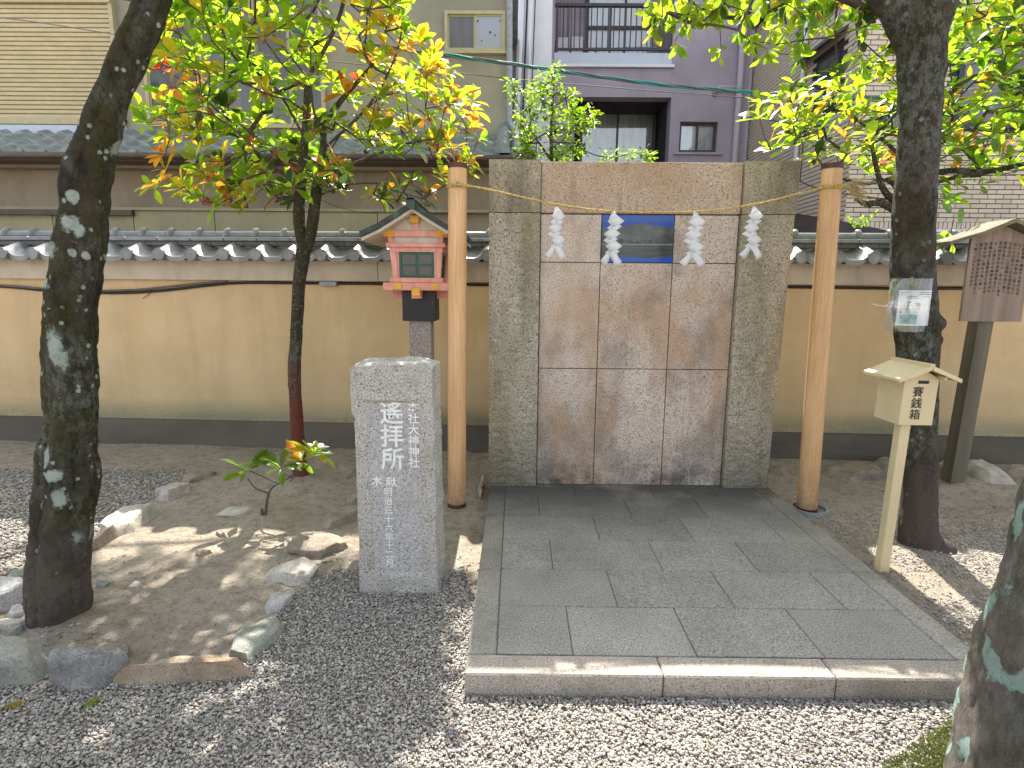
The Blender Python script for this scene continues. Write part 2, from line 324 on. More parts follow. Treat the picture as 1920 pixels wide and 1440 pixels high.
M['barkL'] = bark('lichened_dark_bark', (.085, .070, .052), (.014, .012, .009), (.46, .54, .47), (.075, .072, .02), lo=.80, lsc=11, spk=.80, redlow=(.55, .2, (.14, .115, .095)), greylo=.53, greyamt=.6, grey=(.22, .245, .21), patches=((.345, 1.83, .026, .030, 0), (.31, 1.745, .014, .020, 0), (.355, 1.70, .018, .030, .2), (.32, 1.62, .014, .018, 0), (.36, 1.61, .014, .018, 0), (.28, 1.95, .016, .04, .3), (.13, .80, .02, .045, 0), (.16, .72, .04, .03, 0), (.17, .62, .03, .05, 0), (.22, 1.24, .035, .10, -.15), (.18, 1.5, .02, .03, 0)))
M['barkR'] = bark('dark_bark', (.105, .082, .066), (.02, .016, .013), (.27, .32, .295), (.07, .07, .026), lsc=9, lo=.85, spk=.85, greyamt=.6, grey=(.24, .27, .25), redlow=(.62, .3, (.11, .083, .075)), greylo=.46)
M['barkF'] = bark('grey_bark', (.25, .225, .20), (.085, .073, .064), (.36, .52, .47), (.15, .14, .10), lsc=5.2, lo=.9, greyamt=.3, spk=.85,
    patches=((-.125, .61, .014, .055, .1), (-.165, .50, .007, .07, .1), (-.12, .39, .020, .05, -.2), (-.135, .17, .015, .12, -.05), (-.185, .2, .006, .05, 0), (-.09, .88, .012, .06, .2), (-.15, .30, .008, .03, 0)))
M['barkM'] = bark('thin_reddish_bark', (.10, .085, .06), (.03, .024, .018), (.30, .32, .28), (.08, .08, .04), lsc=20, lo=.85, greyamt=.4, redlow=(1.05, .55, (.20, .055, .035)))
M['twig'] = plain('dark_twig', (.085, .06, .055), .8, 40, .35)
M['sapbark'] = plain('sapling_bark', (.11, .085, .065), .85, 60, .3, bump=.4)
def leafmat(name, col, trans, tamt=.6, gloss=.3):
    g = G(name)
    k = g.ramp(g.rnd, [(0, .75), (1, 1.15)])
    n1 = g.ramp(g.noise(9, 3), [(.3, .75), (.7, 1.15)])
    c = g.mix(1., g.mix(1., col, k, 'MULTIPLY'), n1, 'MULTIPLY')
    t = g.mix(1., g.mix(1., trans, k, 'MULTIPLY'), n1, 'MULTIPLY')
    g.out(c, gloss, spec=.5)
    tb_ = g.n.new('ShaderNodeBsdfTranslucent'); g.l.new(t, tb_.inputs[0])
    mx_ = g.n.new('ShaderNodeMixShader'); mx_.inputs[0].default_value = tamt
    g.l.new(g.b.outputs[0], mx_.inputs[1]); g.l.new(tb_.outputs[0], mx_.inputs[2]); g.l.new(mx_.outputs[0], g.o.inputs[0])
    return g.m
LEAF = [leafmat('leaf_green', (.07, .12, .022), (.36, .66, .02)),
        leafmat('leaf_yellow_green', (.13, .16, .025), (.52, .74, .03)),
        leafmat('leaf_yellow', (.28, .22, .03), (.95, .74, .03)),
        leafmat('leaf_orange', (.32, .13, .03), (.95, .42, .04)),
        leafmat('leaf_red', (.30, .05, .025), (.75, .09, .03)),
        leafmat('leaf_dark', (.035, .06, .02), (.10, .20, .02), .35, .3)]
M['flower'] = leafmat('pink_flower_stalks', (.45, .15, .16), (.6, .2, .2), .3, .6)
M['moss'] = leafmat('moss_blades', (.09, .11, .025), (.2, .25, .03), .35, .6)
M['litter'] = plain('dry_litter', (.16, .12, .085), .9, 30, .5)

# ------------------------------------------------------------------ mesh helpers
class MB:
    def __init__(s): s.v = []; s.f = []; s.mi = []
    def add(s, vs, fs, mi=0):
        o = len(s.v); s.v += [tuple(p) for p in vs]; s.f += [tuple(i+o for i in f) for f in fs]; s.mi += [mi]*len(fs); return s
    def box(s, x0, x1, y0, y1, z0, z1, bev=0, mi=0, rot=None, loc=None):
        if bev > 0:
            b = bmesh.new(); bmesh.ops.create_cube(b, size=1)
            for q in b.verts: q.co = Vector(((x0+x1)/2 + q.co.x*(x1-x0), (y0+y1)/2 + q.co.y*(y1-y0), (z0+z1)/2 + q.co.z*(z1-z0)))
            bmesh.ops.bevel(b, geom=b.edges[:], offset=bev, segments=1, affect='EDGES', profile=.5)
            b.verts.index_update(); vs = [q.co.copy() for q in b.verts]; fs = [[q.index for q in f.verts] for f in b.faces]; b.free()
        else:
            vs = [Vector(p) for p in ((x0, y0, z0), (x1, y0, z0), (x1, y1, z0), (x0, y1, z0), (x0, y0, z1), (x1, y0, z1), (x1, y1, z1), (x0, y1, z1))]
            fs = [(0, 3, 2, 1), (4, 5, 6, 7), (0, 1, 5, 4), (1, 2, 6, 5), (2, 3, 7, 6), (3, 0, 4, 7)]
        if rot is not None: vs = [rot @ p for p in vs]
        if loc is not None: vs = [p + Vector(loc) for p in vs]
        return s.add(vs, fs, mi)
    def tube(s, pts, rad, n=8, caps=True, mi=0):
        pts = [Vector(p) for p in pts]; k = len(pts)
        if not hasattr(rad, '__len__'): rad = [rad]*k
        vs = []; up = Vector((0, 0, 1)); prev = None
        for i, p in enumerate(pts):
            t = (pts[min(i+1, k-1)] - pts[max(i-1, 0)]).normalized()
            if prev is None: a_ = t.cross(up if abs(t.z) < .9 else Vector((1, 0, 0))).normalized()
            else: a_ = (prev - t*prev.dot(t)).normalized()
            prev = a_; b_ = t.cross(a_)
            for j in range(n):
                th = 2*PI*j/n; vs.append(p + (a_*math.cos(th) + b_*math.sin(th))*rad[i])
        fs = [(i*n+j, i*n+(j+1) % n, (i+1)*n+(j+1) % n, (i+1)*n+j) for i in range(k-1) for j in range(n)]
        if caps: fs += [tuple(range(n))[::-1], tuple((k-1)*n+j for j in range(n))]
        return s.add(vs, fs, mi)
    def prism(s, poly, y0, y1, mi=0):
        """polygon in x,z pushed along y"""
        n = len(poly); vs = [(x, y0, z) for x, z in poly] + [(x, y1, z) for x, z in poly]
        fs = [tuple(range(n)), tuple(range(2*n-1, n-1, -1))] + [(i, i+n, (i+1) % n+n, (i+1) % n) for i in range(n)]
        return s.add(vs, fs, mi)
    def mesh(s, name, mats, smooth=False, auto=None):
        me = bpy.data.meshes.new(name); me.from_pydata(s.v, [], s.f)
        for m in (mats if isinstance(mats, (list, tuple)) else [mats]): me.materials.append(m)
        if any(s.mi): me.polygons.foreach_set('material_index', s.mi)
        b = bmesh.new(); b.from_mesh(me); bmesh.ops.recalc_face_normals(b, faces=b.faces); b.to_mesh(me); b.free()
        if smooth: me.polygons.foreach_set('use_smooth', [True]*len(me.polygons))
        if auto is not None: me.set_sharp_from_angle(angle=math.radians(auto))
        me.update(); return me

def tag(o, label=None, cat=None, group=None, kind=None):
    for k, v in (('label', label), ('category', cat), ('group', group), ('kind', kind)):
        if v: o[k] = v
    return o
def link(name, me, parent=None, loc=(0, 0, 0), rot=None, scale=None):
    o = bpy.data.objects.new(name, me); COL.objects.link(o); o.parent = parent; o.location = loc
    if rot is not None: o.rotation_euler = rot
    if scale is not None: o.scale = scale
    return o
def thing(name, label, cat, loc=(0, 0, 0), rz=0, group=None):
    o = bpy.data.objects.new(name, None); o.empty_display_size = .1; COL.objects.link(o); o.location = loc; o.rotation_euler = (0, 0, rz)
    return tag(o, label, cat, group)
def part(name, mb, mat, parent, loc=(0, 0, 0), smooth=False, auto=None, rot=None, kind=None):
    o = link(name, mb.mesh(name, mat, smooth, auto), parent, loc, rot)
    if kind: o['kind'] = kind
    return o
def single(name, mb, mat, label, cat, loc=(0, 0, 0), group=None, smooth=False, auto=None, rot=None, kind=None):
    return tag(link(name, mb.mesh(name, mat, smooth, auto), None, loc, rot), label, cat, group, kind)
def catmull(pts, step):
    pts = [np.array(p, float) for p in pts]; out = []
    P = [2*pts[0]-pts[1]] + pts + [2*pts[-1]-pts[-2]]
    for i in range(1, len(P)-2):
        d = np.linalg.norm(P[i+1][:3]-P[i][:3]); n = max(1, int(d/step))
        for k in range(n):
            t = k/n
            out.append(.5*((2*P[i]) + (-P[i-1]+P[i+1])*t + (2*P[i-1]-5*P[i]+4*P[i+1]-P[i+2])*t*t + (-P[i-1]+3*P[i]-3*P[i+1]+P[i+2])*t**3))
    out.append(pts[-1]); return out
def sag(a_, b_, d, n=24):
    a_, b_ = Vector(a_), Vector(b_)
    return [a_.lerp(b_, i/n) - Vector((0, 0, d*4*(i/n)*(1-i/n))) for i in range(n+1)]

def text_mesh(s, size, name='inscription', extrude=.0015, bold=0., spacing=1.0):
    """vertical writing: one glyph under the other, x right, z up, face towards -y; origin at top centre"""
    c = bpy.data.curves.new(name, 'FONT'); c.body = '\n'.join(s); c.size = size; c.align_x = 'CENTER'; c.space_line = spacing
    c.extrude = extrude; c.offset = bold; c.resolution_u = 2
    o = bpy.data.objects.new('tmp_text', c); COL.objects.link(o); bpy.context.view_layer.update()
    me = bpy.data.meshes.new_from_object(o.evaluated_get(bpy.context.evaluated_depsgraph_get()))
    bpy.data.objects.remove(o); bpy.data.curves.remove(c)
    me.name = name
    me.transform(Matrix.Rotation(PI/2, 4, 'X'))
    return me

# ------------------------------------------------------------------ ground
def ground_h(x, y):
    v = Vector((x*1.1, y*1.1, 0))
    h = .012*noise.noise(v) + .006*noise.noise(v*4.1) + .0022*noise.noise(v*17)
    near = min(1, max(0, (y-3.9)/.9))
    h += .018*near*(1 if x < -.4 or x > 2 else .3)
    for cx, cy, r_, a_ in ((-1.66, 4.22, .35, .05), (-1.64, 3.55, .28, .035), (2.38, 3.12, .45, .03), (-2.0, 2.35, .4, .035), (3.48, 4.3, .3, .03), (2.0, 2.85, .2, .012)):
        d = math.hypot(x-cx, y-cy)/r_
        if d < 1: h += a_*(1-d*d)**2
    if -.25 < x < 1.9 and 1.88 < y < 4.2: h = min(h, -.01)
    if y < 1.9: h *= .5
    return h
xs = np.concatenate([[-150, -60, -25, -12, -8], np.arange(-6, 5.6, .03), [6.5, 9, 14, 30, 70, 150]])
ys = np.concatenate([[-150, -60, -20, -8, -3, -1, 0, .6], np.arange(1.0, 5.5, .03), [6, 8, 12, 20, 40, 90, 160]])
vs = [(x, y, ground_h(x, y)) for y in ys for x in xs]
nx = len(xs)
fs = [(j*nx+i, j*nx+i+1, (j+1)*nx+i+1, (j+1)*nx+i) for j in range(len(ys)-1) for i in range(nx-1)]
gm = bpy.data.meshes.new('ground'); gm.from_pydata(vs, [], fs); gm.materials.append(M['dirt']); gm.polygons.foreach_set('use_smooth', [True]*len(fs)); gm.update()
tag(link('ground', gm), kind='structure')

# ------------------------------------------------------------------ stone platform
PX0, PX1, PY0, PY1, PZ = -.18, 1.844, 1.913, 4.0, .086
pl = thing('stone_platform', 'low grey granite platform of paving slabs in front of the stone screen', 'platform', (PX0, PY0, 0))
def L(x, y, z=0): return (x-PX0, y-PY0, z)
b = MB(); b.box(.02, PX1-PX0-.02, .02, 2.24, -.06, PZ-.006); part('bed', b, M['joint'], pl)
ROWY = [3.98, 3.759, 3.416, 3.071, 2.726, 2.382, 2.036]
XI0, XI1 = -.064, 1.725
jn = .0018
def joints(row):
    """joint x positions per row, from the photo"""
    return {0: [.42, .97, 1.42], 1: [.16, .74, 1.22], 2: [.49, 1.03, 1.55], 3: [.2, .76, 1.25], 4: [.47, 1.0, 1.5], 5: [.235, .72, 1.22]}[row]
for r_ in range(6):
    X = [XI0] + joints(r_) + [XI1]
    y1, y0 = ROWY[r_], ROWY[r_+1]
    for i in range(len(X)-1):
        b = MB(); dz = R.uniform(-.0012, .0012)
        b.box(X[i]+jn, X[i+1]-jn, y0+jn, y1-jn, 0, PZ+dz-.001, bev=.0025)
        b.v = [L(*p) for p in b.v]; part('paving_slab', b, M['slab'], pl)
# border: kerb stones on three sides
def kerb(x0, x1, y0, y1, m='kerb', sh=0):
    b = MB(); b.box(x0+.002, x1-.002, y0+.002, y1-.002, -.05, PZ, bev=.006)
    b.v = [L(*p) for p in b.v]; part('kerb_stone', b, M[m], pl)
for a_, c_ in ((PX0, .56), (.56, 1.20), (1.20, PX1)): kerb(a_, c_, PY0, 2.034)
for k in range(3):
    yy = [2.034, 2.73, 3.417, 4.18]
    kerb(PX0, XI0, yy[k], yy[k+1], 'sidekerb'); kerb(XI1, PX1, yy[k], yy[k+1], 'sidekerb')
kerb(XI0, XI1, 3.984, 4.18, 'slab')

# ------------------------------------------------------------------ stone screen (worship wall)
YS = 4.006; TOP = 2.332; J1 = 1.673; J2 = .94; JL = 1.995
ss = thing('stone_screen', 'tall pink and grey granite wall slab behind the platform with a blue picture panel', 'stone wall', (.83, YS, PZ))
def S(b, name, mat, **k):
    b.v = [(x-.83, y-YS, z-PZ) for x, y, z in b.v]; return part(name, b, mat, ss, **k)
def rough_block(x0, x1, y0, y1, z0, z1, amp, res=.02, seed=0, nsc=14):
    """box whose front is tooled rough"""
    b = MB(); nx_ = max(2, int((x1-x0)/res)); nz_ = max(2, int((z1-z0)/res)); vs = []
    for j in range(nz_+1):
        for i in range(nx_+1):
            x = x0+(x1-x0)*i/nx_; z = z0+(z1-z0)*j/nz_
            ed = min(1, 6*min(i/nx_, 1-i/nx_), 14*min(j/nz_, 1-j/nz_)+.2)
            d = amp*(noise.noise(Vector((x*nsc, seed, z*nsc*1.5))) + .5*noise.noise(Vector((x*nsc*2.7, seed+9, z*nsc*3))))*ed
            vs.append((x, y0 - d + (.004 if ed < .3 else 0), z))
    W = nx_+1
    fs = [(j*W+i, j*W+i+1, (j+1)*W+i+1, (j+1)*W+i) for j in range(nz_) for i in range(nx_)]
    o = len(vs)
    vs += [(x0, y1, z0), (x1, y1, z0), (x1, y1, z1), (x0, y1, z1)]
    bot = list(range(0, W)); top = [nz_*W+i for i in range(W)]; lf = [j*W for j in range(nz_+1)]; rt = [j*W+nx_ for j in range(nz_+1)]
    fs += [tuple([o] + [o+1] + bot[::-1]), tuple(top + [o+2, o+3]), tuple([o, ] + lf + [o+3]), tuple(rt + [o+2, o+1]), (o, o+3, o+2, o+1)]
    b.add(vs, fs); return b
S(rough_block(-.188, .155, YS-.045, YS+.22, PZ, JL-.003, .010, .012, 1, 16), 'pillar', M['pillar'])
b = rough_block(1.503, 1.852, YS-.045, YS+.22, PZ, JL-.003, .010, .012, 4, 16)
b.v = [(x-.034*(x-1.503)/.349*(1-(z-PZ)/1.9), y, z) for x, y, z in b.v]; S(b, 'pillar', M['pillar'])
b = rough_block(-.188, .155, YS-.045, YS+.22, JL+.002, TOP, .003, .03, 7); S(b, 'corner_block', M['pillartop'])
b = rough_block(1.503, 1.858, YS-.045, YS+.22, JL+.002, TOP, .003, .03, 8); S(b, 'corner_block', M['pillartop'])
b = MB(); b.box(.158, 1.50, YS-.012, YS+.02, JL+.002, TOP-.004, bev=.005); S(b, 'lintel', M['lintel'])
b = MB(); b.box(.150, 1.508, YS+.012, YS+.19, PZ, JL); b.box(.1505, 1.5075, YS+.021, YS+.189, JL, TOP-.012); S(b, 'backing', M['joint'])
gx = [.16, .573, 1.065, 1.499]; gz = [PZ, J2, J1, JL-.003]
for i in range(3):
    for j in range(3):
        b = MB(); q = .0028
        b.box(gx[i]+q, gx[i+1]-q, YS, YS+.011, gz[j]+q, gz[j+1]-q, bev=.0015)
        if (i, j) == (1, 2):
            g = G('landscape_plate')
            x = g.xyz(0); z = g.xyz(2)   # local to the plate's thing: z 1.587..1.909, x -.257...235
            hill = g.math('ADD', 1.80, g.math('ADD', g.math('MULTIPLY', g.math('SUBTRACT', g.noise(5, 4, .5, stretch=(1, 0, 0)), .5), .09), g.math('MULTIPLY', g.math('ABSOLUTE', g.math('ADD', x, -.02)), -.16)))
            hill = g.math('ADD', hill, .055)
            sky_ = (.010, .055, .30)
            hc = g.ramp(g.noise(9, 5, .6, stretch=(1, 1, 2)), [(.35, (.045, .055, .055)), (.7, (.10, .115, .11))])
            tree = g.math('ADD', 1.745, g.math('MULTIPLY', g.math('SUBTRACT', g.noise(14, 4, .6, stretch=(1, 0, 0), off=(3, 0, 0)), .5), .11))
            tc_ = g.ramp(g.noise(22, 5, .7), [(.4, (.012, .016, .016)), (.62, (.09, .10, .095))])
            wat = g.ramp(g.noise(7, 5, .6, stretch=(.6, 1, 9)), [(.3, (.018, .028, .035)), (.62, (.06, .075, .08)), (.8, (.12, .14, .15))])
            c = g.mix(g.ramp(g.math('SUBTRACT', hill, z), [(.0, 0), (.006, 1)]), sky_, hc)
            c = g.mix(g.ramp(g.math('SUBTRACT', tree, z), [(.0, 0), (.005, 1)]), c, tc_)
            c = g.mix(g.ramp(g.math('SUBTRACT', 1.715, z), [(.0, 0), (.003, 1)]), c, (.2, .22, .21))
            c = g.mix(g.ramp(g.math('SUBTRACT', 1.708, z), [(.0, 0), (.003, 1)]), c, wat)
            low = g.math('ADD', 1.628, g.math('MULTIPLY', g.math('SUBTRACT', g.noise(6, 4, .6, stretch=(1, 0, 0), off=(9, 0, 0)), .5), .05))
            c = g.mix(g.ramp(g.math('SUBTRACT', low, z), [(.0, 0), (.008, 1)]), c, (.012, .07, .36))
            S(b, 'picture_panel', g.out(c, .18, spec=.5))['label'] = 'blue printed plate showing a grey lake and wooded hill'
        else: S(b, 'panel', M['panel'])

# ------------------------------------------------------------------ bamboo poles
def bamboo_pole(name, label, base, top, r0, r1, nodes, capcol, seed):
    t = thing(name, label, 'pole', base, 0, 'bamboo poles holding the rope')
    bx, tx = Vector((0, 0, -.1)), Vector(top)-Vector(base)
    ln = tx.z; pts = []; rad = []; rnd_ = random.Random(seed); N = 60
    for i in range(N+1):
        s_ = i/N; z = -.1 + (ln+.1)*s_
        p = Vector((0, 0, 0)).lerp(tx, max(0, z/ln)); p.z = z
        pts.append(p); rr = r0+(r1-r0)*s_
        rad.append(rr)
    zs = sorted(nodes); out_p = []; out_r = []
    for i, (p, r_) in enumerate(zip(pts, rad)):
        out_p.append(p); out_r.append(r_)
        for zn in zs:
            if i < N and p.z <= zn < pts[i+1].z:
                for dz, k in ((-.02, 1.), (-.006, 1.008), (0, 1.004), (.006, 1.008), (.02, 1.)):
                    q = p.lerp(pts[i+1], (zn+dz-p.z)/(pts[i+1].z-p.z)); out_p.append(q); out_r.append(r_*k)
    pr = sorted(zip([p.z for p in out_p], range(len(out_p)))); out_p = [out_p[i] for _, i in pr]; out_r = [out_r[i] for _, i in pr]
    b = MB(); b.tube(out_p, out_r, 28); part('culm', b, M['bamboo'], t, smooth=True, auto=50)
    b = MB(); q = tx; b.tube([q-Vector((0, 0, .028)), q+Vector((0, 0, .003))], r1*1.045, 28); part('top_band', b, M['copper'], t, smooth=True, auto=40)
    b = MB(); b.tube([Vector((0, 0, -.02)), Vector((0, 0, .03))], r0*1.02, 28); part('foot_band', b, M['copper'], t, smooth=True, auto=40)
    return t
PL, PLT = (-.4, 3.72+.06, 0), (-.378, 3.78, 2.262)
PR, PRT = (2.012, 3.76, 0), (1.962, 3.76, 2.27)
bamboo_pole('bamboo_pole', 'left upright bamboo pole beside the pink lantern', PL, PLT, .063, .060, [.9], 0, 1)
bamboo_pole('bamboo_pole', 'right leaning bamboo pole standing in a grey ring by the platform', PR, PRT, .066, .061, [1.5], 0, 2)
b = MB(); ring = [(PR[0]+.012+.112*math.cos(t_), PR[1]-.01+.112*math.sin(t_), .012) for t_ in np.linspace(0, 2*PI, 33)]
for rr, zz in ((.112, .025), ):
    n_ = 32
    vs = []
    for r_, z_ in ((.114, -.05), (.114, .03), (.104, .03), (.102, -.05)):
        vs += [(r_*math.cos(2*PI*i/n_), r_*math.sin(2*PI*i/n_), z_) for i in range(n_)]
    fs = [(k*n_+i, k*n_+(i+1) % n_, (k+1)*n_+(i+1) % n_, (k+1)*n_+i) for k in range(3) for i in range(n_)]
    b.add(vs, fs)
single('pipe_sleeve', b, M['greybox'], 'blue grey plastic ring set in the soil around the right bamboo foot', 'sleeve', (PR[0]+.012, PR[1]-.01, 0), smooth=True, auto=40)

# ------------------------------------------------------------------ rope, tassels, paper streamers
RY = 3.68
rp = [at(846, 345, y=RY+.03), at(900, 352, y=RY), at(1043, 383, y=RY), at(1150, 396, y=RY), at(1300, 397, y=RY), at(1415, 383, y=RY), at(1500, 362, y=RY), at(1563, 347, y=RY-.0)]
rc = [Vector(p) for p in catmull([tuple(p) for p in rp], .008)]
rt_ = thing('straw_rope', 'thin twisted straw rope strung between the two bamboo poles', 'rope', tuple(rp[0]))
o0 = Vector(rp[0])
for ph in (0, PI):
    b = MB(); pts = []
    for i, p in enumerate(rc):
        th = i*.62 + ph
        pts.append(p - o0 + Vector((0, math.cos(th)*.0032, math.sin(th)*.0032)))
    b.tube(pts, .0038, 6); part('strand', b, M['rope'], rt_, smooth=True)
# wraps round the poles
for (P, T, r_, zz, sgn) in ((PL, PLT, .0615, rp[0].z, 1), (PR, PRT, .0625, rp[-1].z, -1)):
    b = MB()
    f_ = zz/T[2]; cx = P[0]+(T[0]-P[0])*f_
    for k in range(3):
        b.tube([Vector((cx+(r_+.004)*math.cos(t_), P[1]+(r_+.004)*math.sin(t_), zz-.008+.008*k+.004*math.sin(t_))) - o0 for t_ in np.linspace(0, 2*PI, 40)], .0045, 6)
    part('wrap', b, M['rope'], rt_, smooth=True)
    b = MB()
    if sgn == 1:
        for k in range(34):
            c0 = Vector((cx+.005, P[1]-r_-.008, zz)) - o0
            d = Vector((R.uniform(-1, 1), R.uniform(-.5, .05), R.uniform(-.9, .9))); d *= R.uniform(.02, .045)
            b.tube([c0, c0+d*.5+Vector((0, 0, .003)), c0+d], [.0015, .0012, .0006], 3)
    else:
        for k in range(110):
            c0 = Vector((cx+r_*.9, P[1]-.03, zz)) - o0
            d = Vector((1, R.uniform(-.25, .25), R.uniform(-.75, .45))).normalized()*R.uniform(.08, .2)
            b.tube([c0, c0+d*.5+Vector((0, 0, .01)), c0+d+Vector((0, 0, -.02))], [.002, .0016, .0006], 3)
    part('frayed_end', b, M['straw'], rt_)
def shide(u, v, h, label, seed, rz, wscale=1.):
    p = at(u, v, y=RY-.008); rnd_ = random.Random(seed)
    t = thing('paper_streamer', label, 'paper streamer', tuple(p), rz, 'zigzag paper streamers on the rope')
    wd = .05*wscale
    w_ = .078*wscale; n = 3; seg = h/(n+.85); z = -.004; x = 0.
    def ribbon(P, y0, y1, curl):
        """a skewed strip of paper a little curled: P = four corners (x, z)"""
        b = MB(); vs = []; m_ = 5
        for r in range(m_+1):
            t_ = r/m_
            for c_ in range(3):
                q_ = c_/2
                xx = (P[0][0]*(1-q_)+P[1][0]*q_)*(1-t_)+(P[3][0]*(1-q_)+P[2][0]*q_)*t_
                zz = (P[0][1]*(1-q_)+P[1][1]*q_)*(1-t_)+(P[3][1]*(1-q_)+P[2][1]*q_)*t_
                vs.append((xx, y0+(y1-y0)*t_-curl*math.sin(PI*t_)+.004*(q_-.5), zz))
        b.add(vs, [(r*3+c_, r*3+c_+1, (r+1)*3+c_+1, (r+1)*3+c_) for r in range(m_) for c_ in range(2)])
        o = part('paper_fold', b, M['paper'], t, smooth=True); md = o.modifiers.new('thickness', 'SOLIDIFY'); md.thickness = .0007
    ribbon([(-.007, .004), (.010, .006), (.030*wscale, -.030), (-.028*wscale, -seg*.62)], 0, -.010, .004)
    z = -seg*.28
    for k in range(n):
        sx = 1 if k % 2 == 0 else -1; jx = sx*.011+rnd_.uniform(-.004, .004)
        # front fold slants down to one side, the next shows behind it
        ribbon([(jx-w_*.62, z-seg*.34), (jx+w_*.12, z+seg*.10), (jx+w_*.80, z-seg*.36), (jx+w_*.05, z-seg*.86)], -.012, -.003, .006)
        ribbon([(jx-w_*.70, z-seg*.78), (jx-w_*.05, z-seg*.42), (jx+w_*.62, z-seg*.72), (jx-.002, z-seg*1.14)], -.002, -.010, .003)
        z -= seg*.86
    ribbon([(-.022, z+seg*.18), (.020, z+seg*.26), (.075*wscale, z-seg*.62), (.040*wscale, z-seg*.98)], -.006, -.014, .010)
    ribbon([(-.030, z+seg*.05), (.012, z+seg*.20), (-.036*wscale, z-seg*.92), (-.078*wscale, z-seg*.55)], -.010, -.004, .006)
    b = MB(); b.tube([(0, 0, .016), (.003, -.004, 0), (0, -.004, -.02)], .002, 5); part('tie', b, M['rope'], t)
shide(1043, 388, .33, 'leftmost white zigzag paper streamer hanging from the rope', 1, .25, .9)
shide(1150, 398, .335, 'white zigzag paper streamer hanging in front of the blue picture panel', 2, -.5, .95)
shide(1303, 399, .34, 'white zigzag paper streamer hanging right of the blue picture panel', 3, 0, 1.05)
shide(1413, 388, .325, 'rightmost white zigzag paper streamer over the right rough pillar', 4, .15, 1.0)

# ------------------------------------------------------------------ inscribed pillar
ip = thing('inscribed_stone_pillar', 'rough grey granite pillar with white carved characters left of the platform', 'stone pillar', (-.57, 2.62, 0))
def pillar_mesh():
    b = bmesh.new(); NX, NZ = 22, 66
    H_ = 1.14
    vs = []; b2 = MB()
    def edge(z):  # half widths
        return .186 + (.0 if z > .25 else (.25-z)*.03)
    ringn = []
    def cs(z):    # cross-section loop around the block
        w_ = edge(z); d_ = .255; out_ = []
        n1 = 20
        for side in range(4):
            for k in range(n1):
                t_ = k/n1*2-1
                if side == 0: p = (t_*w_, 0)
                elif side == 1: p = (w_, (t_+1)/2*d_)
                elif side == 2: p = (-t_*w_, d_)
                else: p = (-w_, (1-(t_+1)/2)*d_)
                out_.append((p[0], p[1], side, k))
        return out_
    rows = [-.12]+[i*H_/70 for i in range(71)]
    vs = []
    for z in rows:
        for (x, y, side, k) in cs(max(z, 0)):
            nrm = {0: (0, -1), 1: (1, 0), 2: (0, 1), 3: (-1, 0)}[side]
            if k == 0:  # chipped arris
                nrm = (nrm[0], nrm[1])
            n_ = noise.noise(Vector((x*14, y*14, z*13)))*.010 + noise.noise(Vector((x*40, y*40+3, z*34)))*.004
            cxx = .185 if x > 0 else -.185
            chip = max(0, 1-min(abs(abs(x)-edge(z)), .03)/.03)
            n_ -= chip*abs(noise.noise(Vector((3, x*9, z*9))))*.012
            if side == 0:
                inside = abs(x) < .130 and .105 < z < .965
                if inside: n_ = -.012
                elif abs(x) < .139 and .095 < z < .975: n_ = -.003
                else: n_ = n_*.7+.001
            amp = 1 if z < H_-.03 else .5
            topd = noise.noise(Vector((x*11, y*11, 5)))*.014+noise.noise(Vector((x*33, y*33, 8)))*.006 if z > H_-.04 else 0
            vs.append((x+nrm[0]*n_*amp*1.2, y+nrm[1]*n_*amp, z+topd - (.012*chip if z > H_-.01 else 0)))
    n = 80
    fs = [(j*n+i, j*n+(i+1) % n, (j+1)*n+(i+1) % n, (j+1)*n+i) for j in range(len(rows)-1) for i in range(n)]
    top0 = (len(rows)-1)*n
    # top surface: concentric rings so that it can be uneven
    prev = [top0+i for i in range(n)]
    for ring_ in (.8, .55, .3):
        cur = []
        for i in range(n):
            x, y, z = vs[top0+i]
            px, py = x*ring_, .1275+(y-.1275)*ring_
            cur.append(len(vs)); vs.append((px, py, H_+.010+noise.noise(Vector((px*10, py*10, 5)))*.018+noise.noise(Vector((px*33, py*33, 2)))*.007))
        fs += [(prev[i], prev[(i+1) % n], cur[(i+1) % n], cur[i]) for i in range(n)]; prev = cur
    fs.append(tuple(prev)); fs.append(tuple(range(n))[::-1])
    b2.add(vs, fs)
    # lean a hair: the block widens to the right at the foot
    b2.v = [(x + (.012*(1-z/1.1) if x > .15 else 0) - (.012 if x < -.15 and z > .9 else 0), y, z) for x, y, z in b2.v]
    return b2
part('body', pillar_mesh(), M['inscr'], ip, smooth=True, auto=28)
b = MB(); b.box(-.131, .131, .0105, .03, .10, .97); part('recessed_face', b, M['inscr_face'], ip)
def ptext(s, size, x, z, bold=.0, sp=1.0, mat='paintwhite', parent=None, y=.009, name='inscription'):
    me = text_mesh(s, size, name, .0012, bold, sp); me.materials.clear(); me.materials.append(M[mat])
    return link(name, me, parent, (x, y, z))
ptext('遙拝所', .114, -.012, .872, .0016, .98, parent=ip)
ptext('本社大神神社', .054, .090, .922, .0007, 1.0, parent=ip)
ptext('献', .054, -.022, .555, .0007, parent=ip)
ptext('木', .052, -.092, .56, .0007, parent=ip)
ptext('明治三十六年十二月',  .044, -.040, .508, .0004, 1.04, parent=ip, mat='paintwhite')

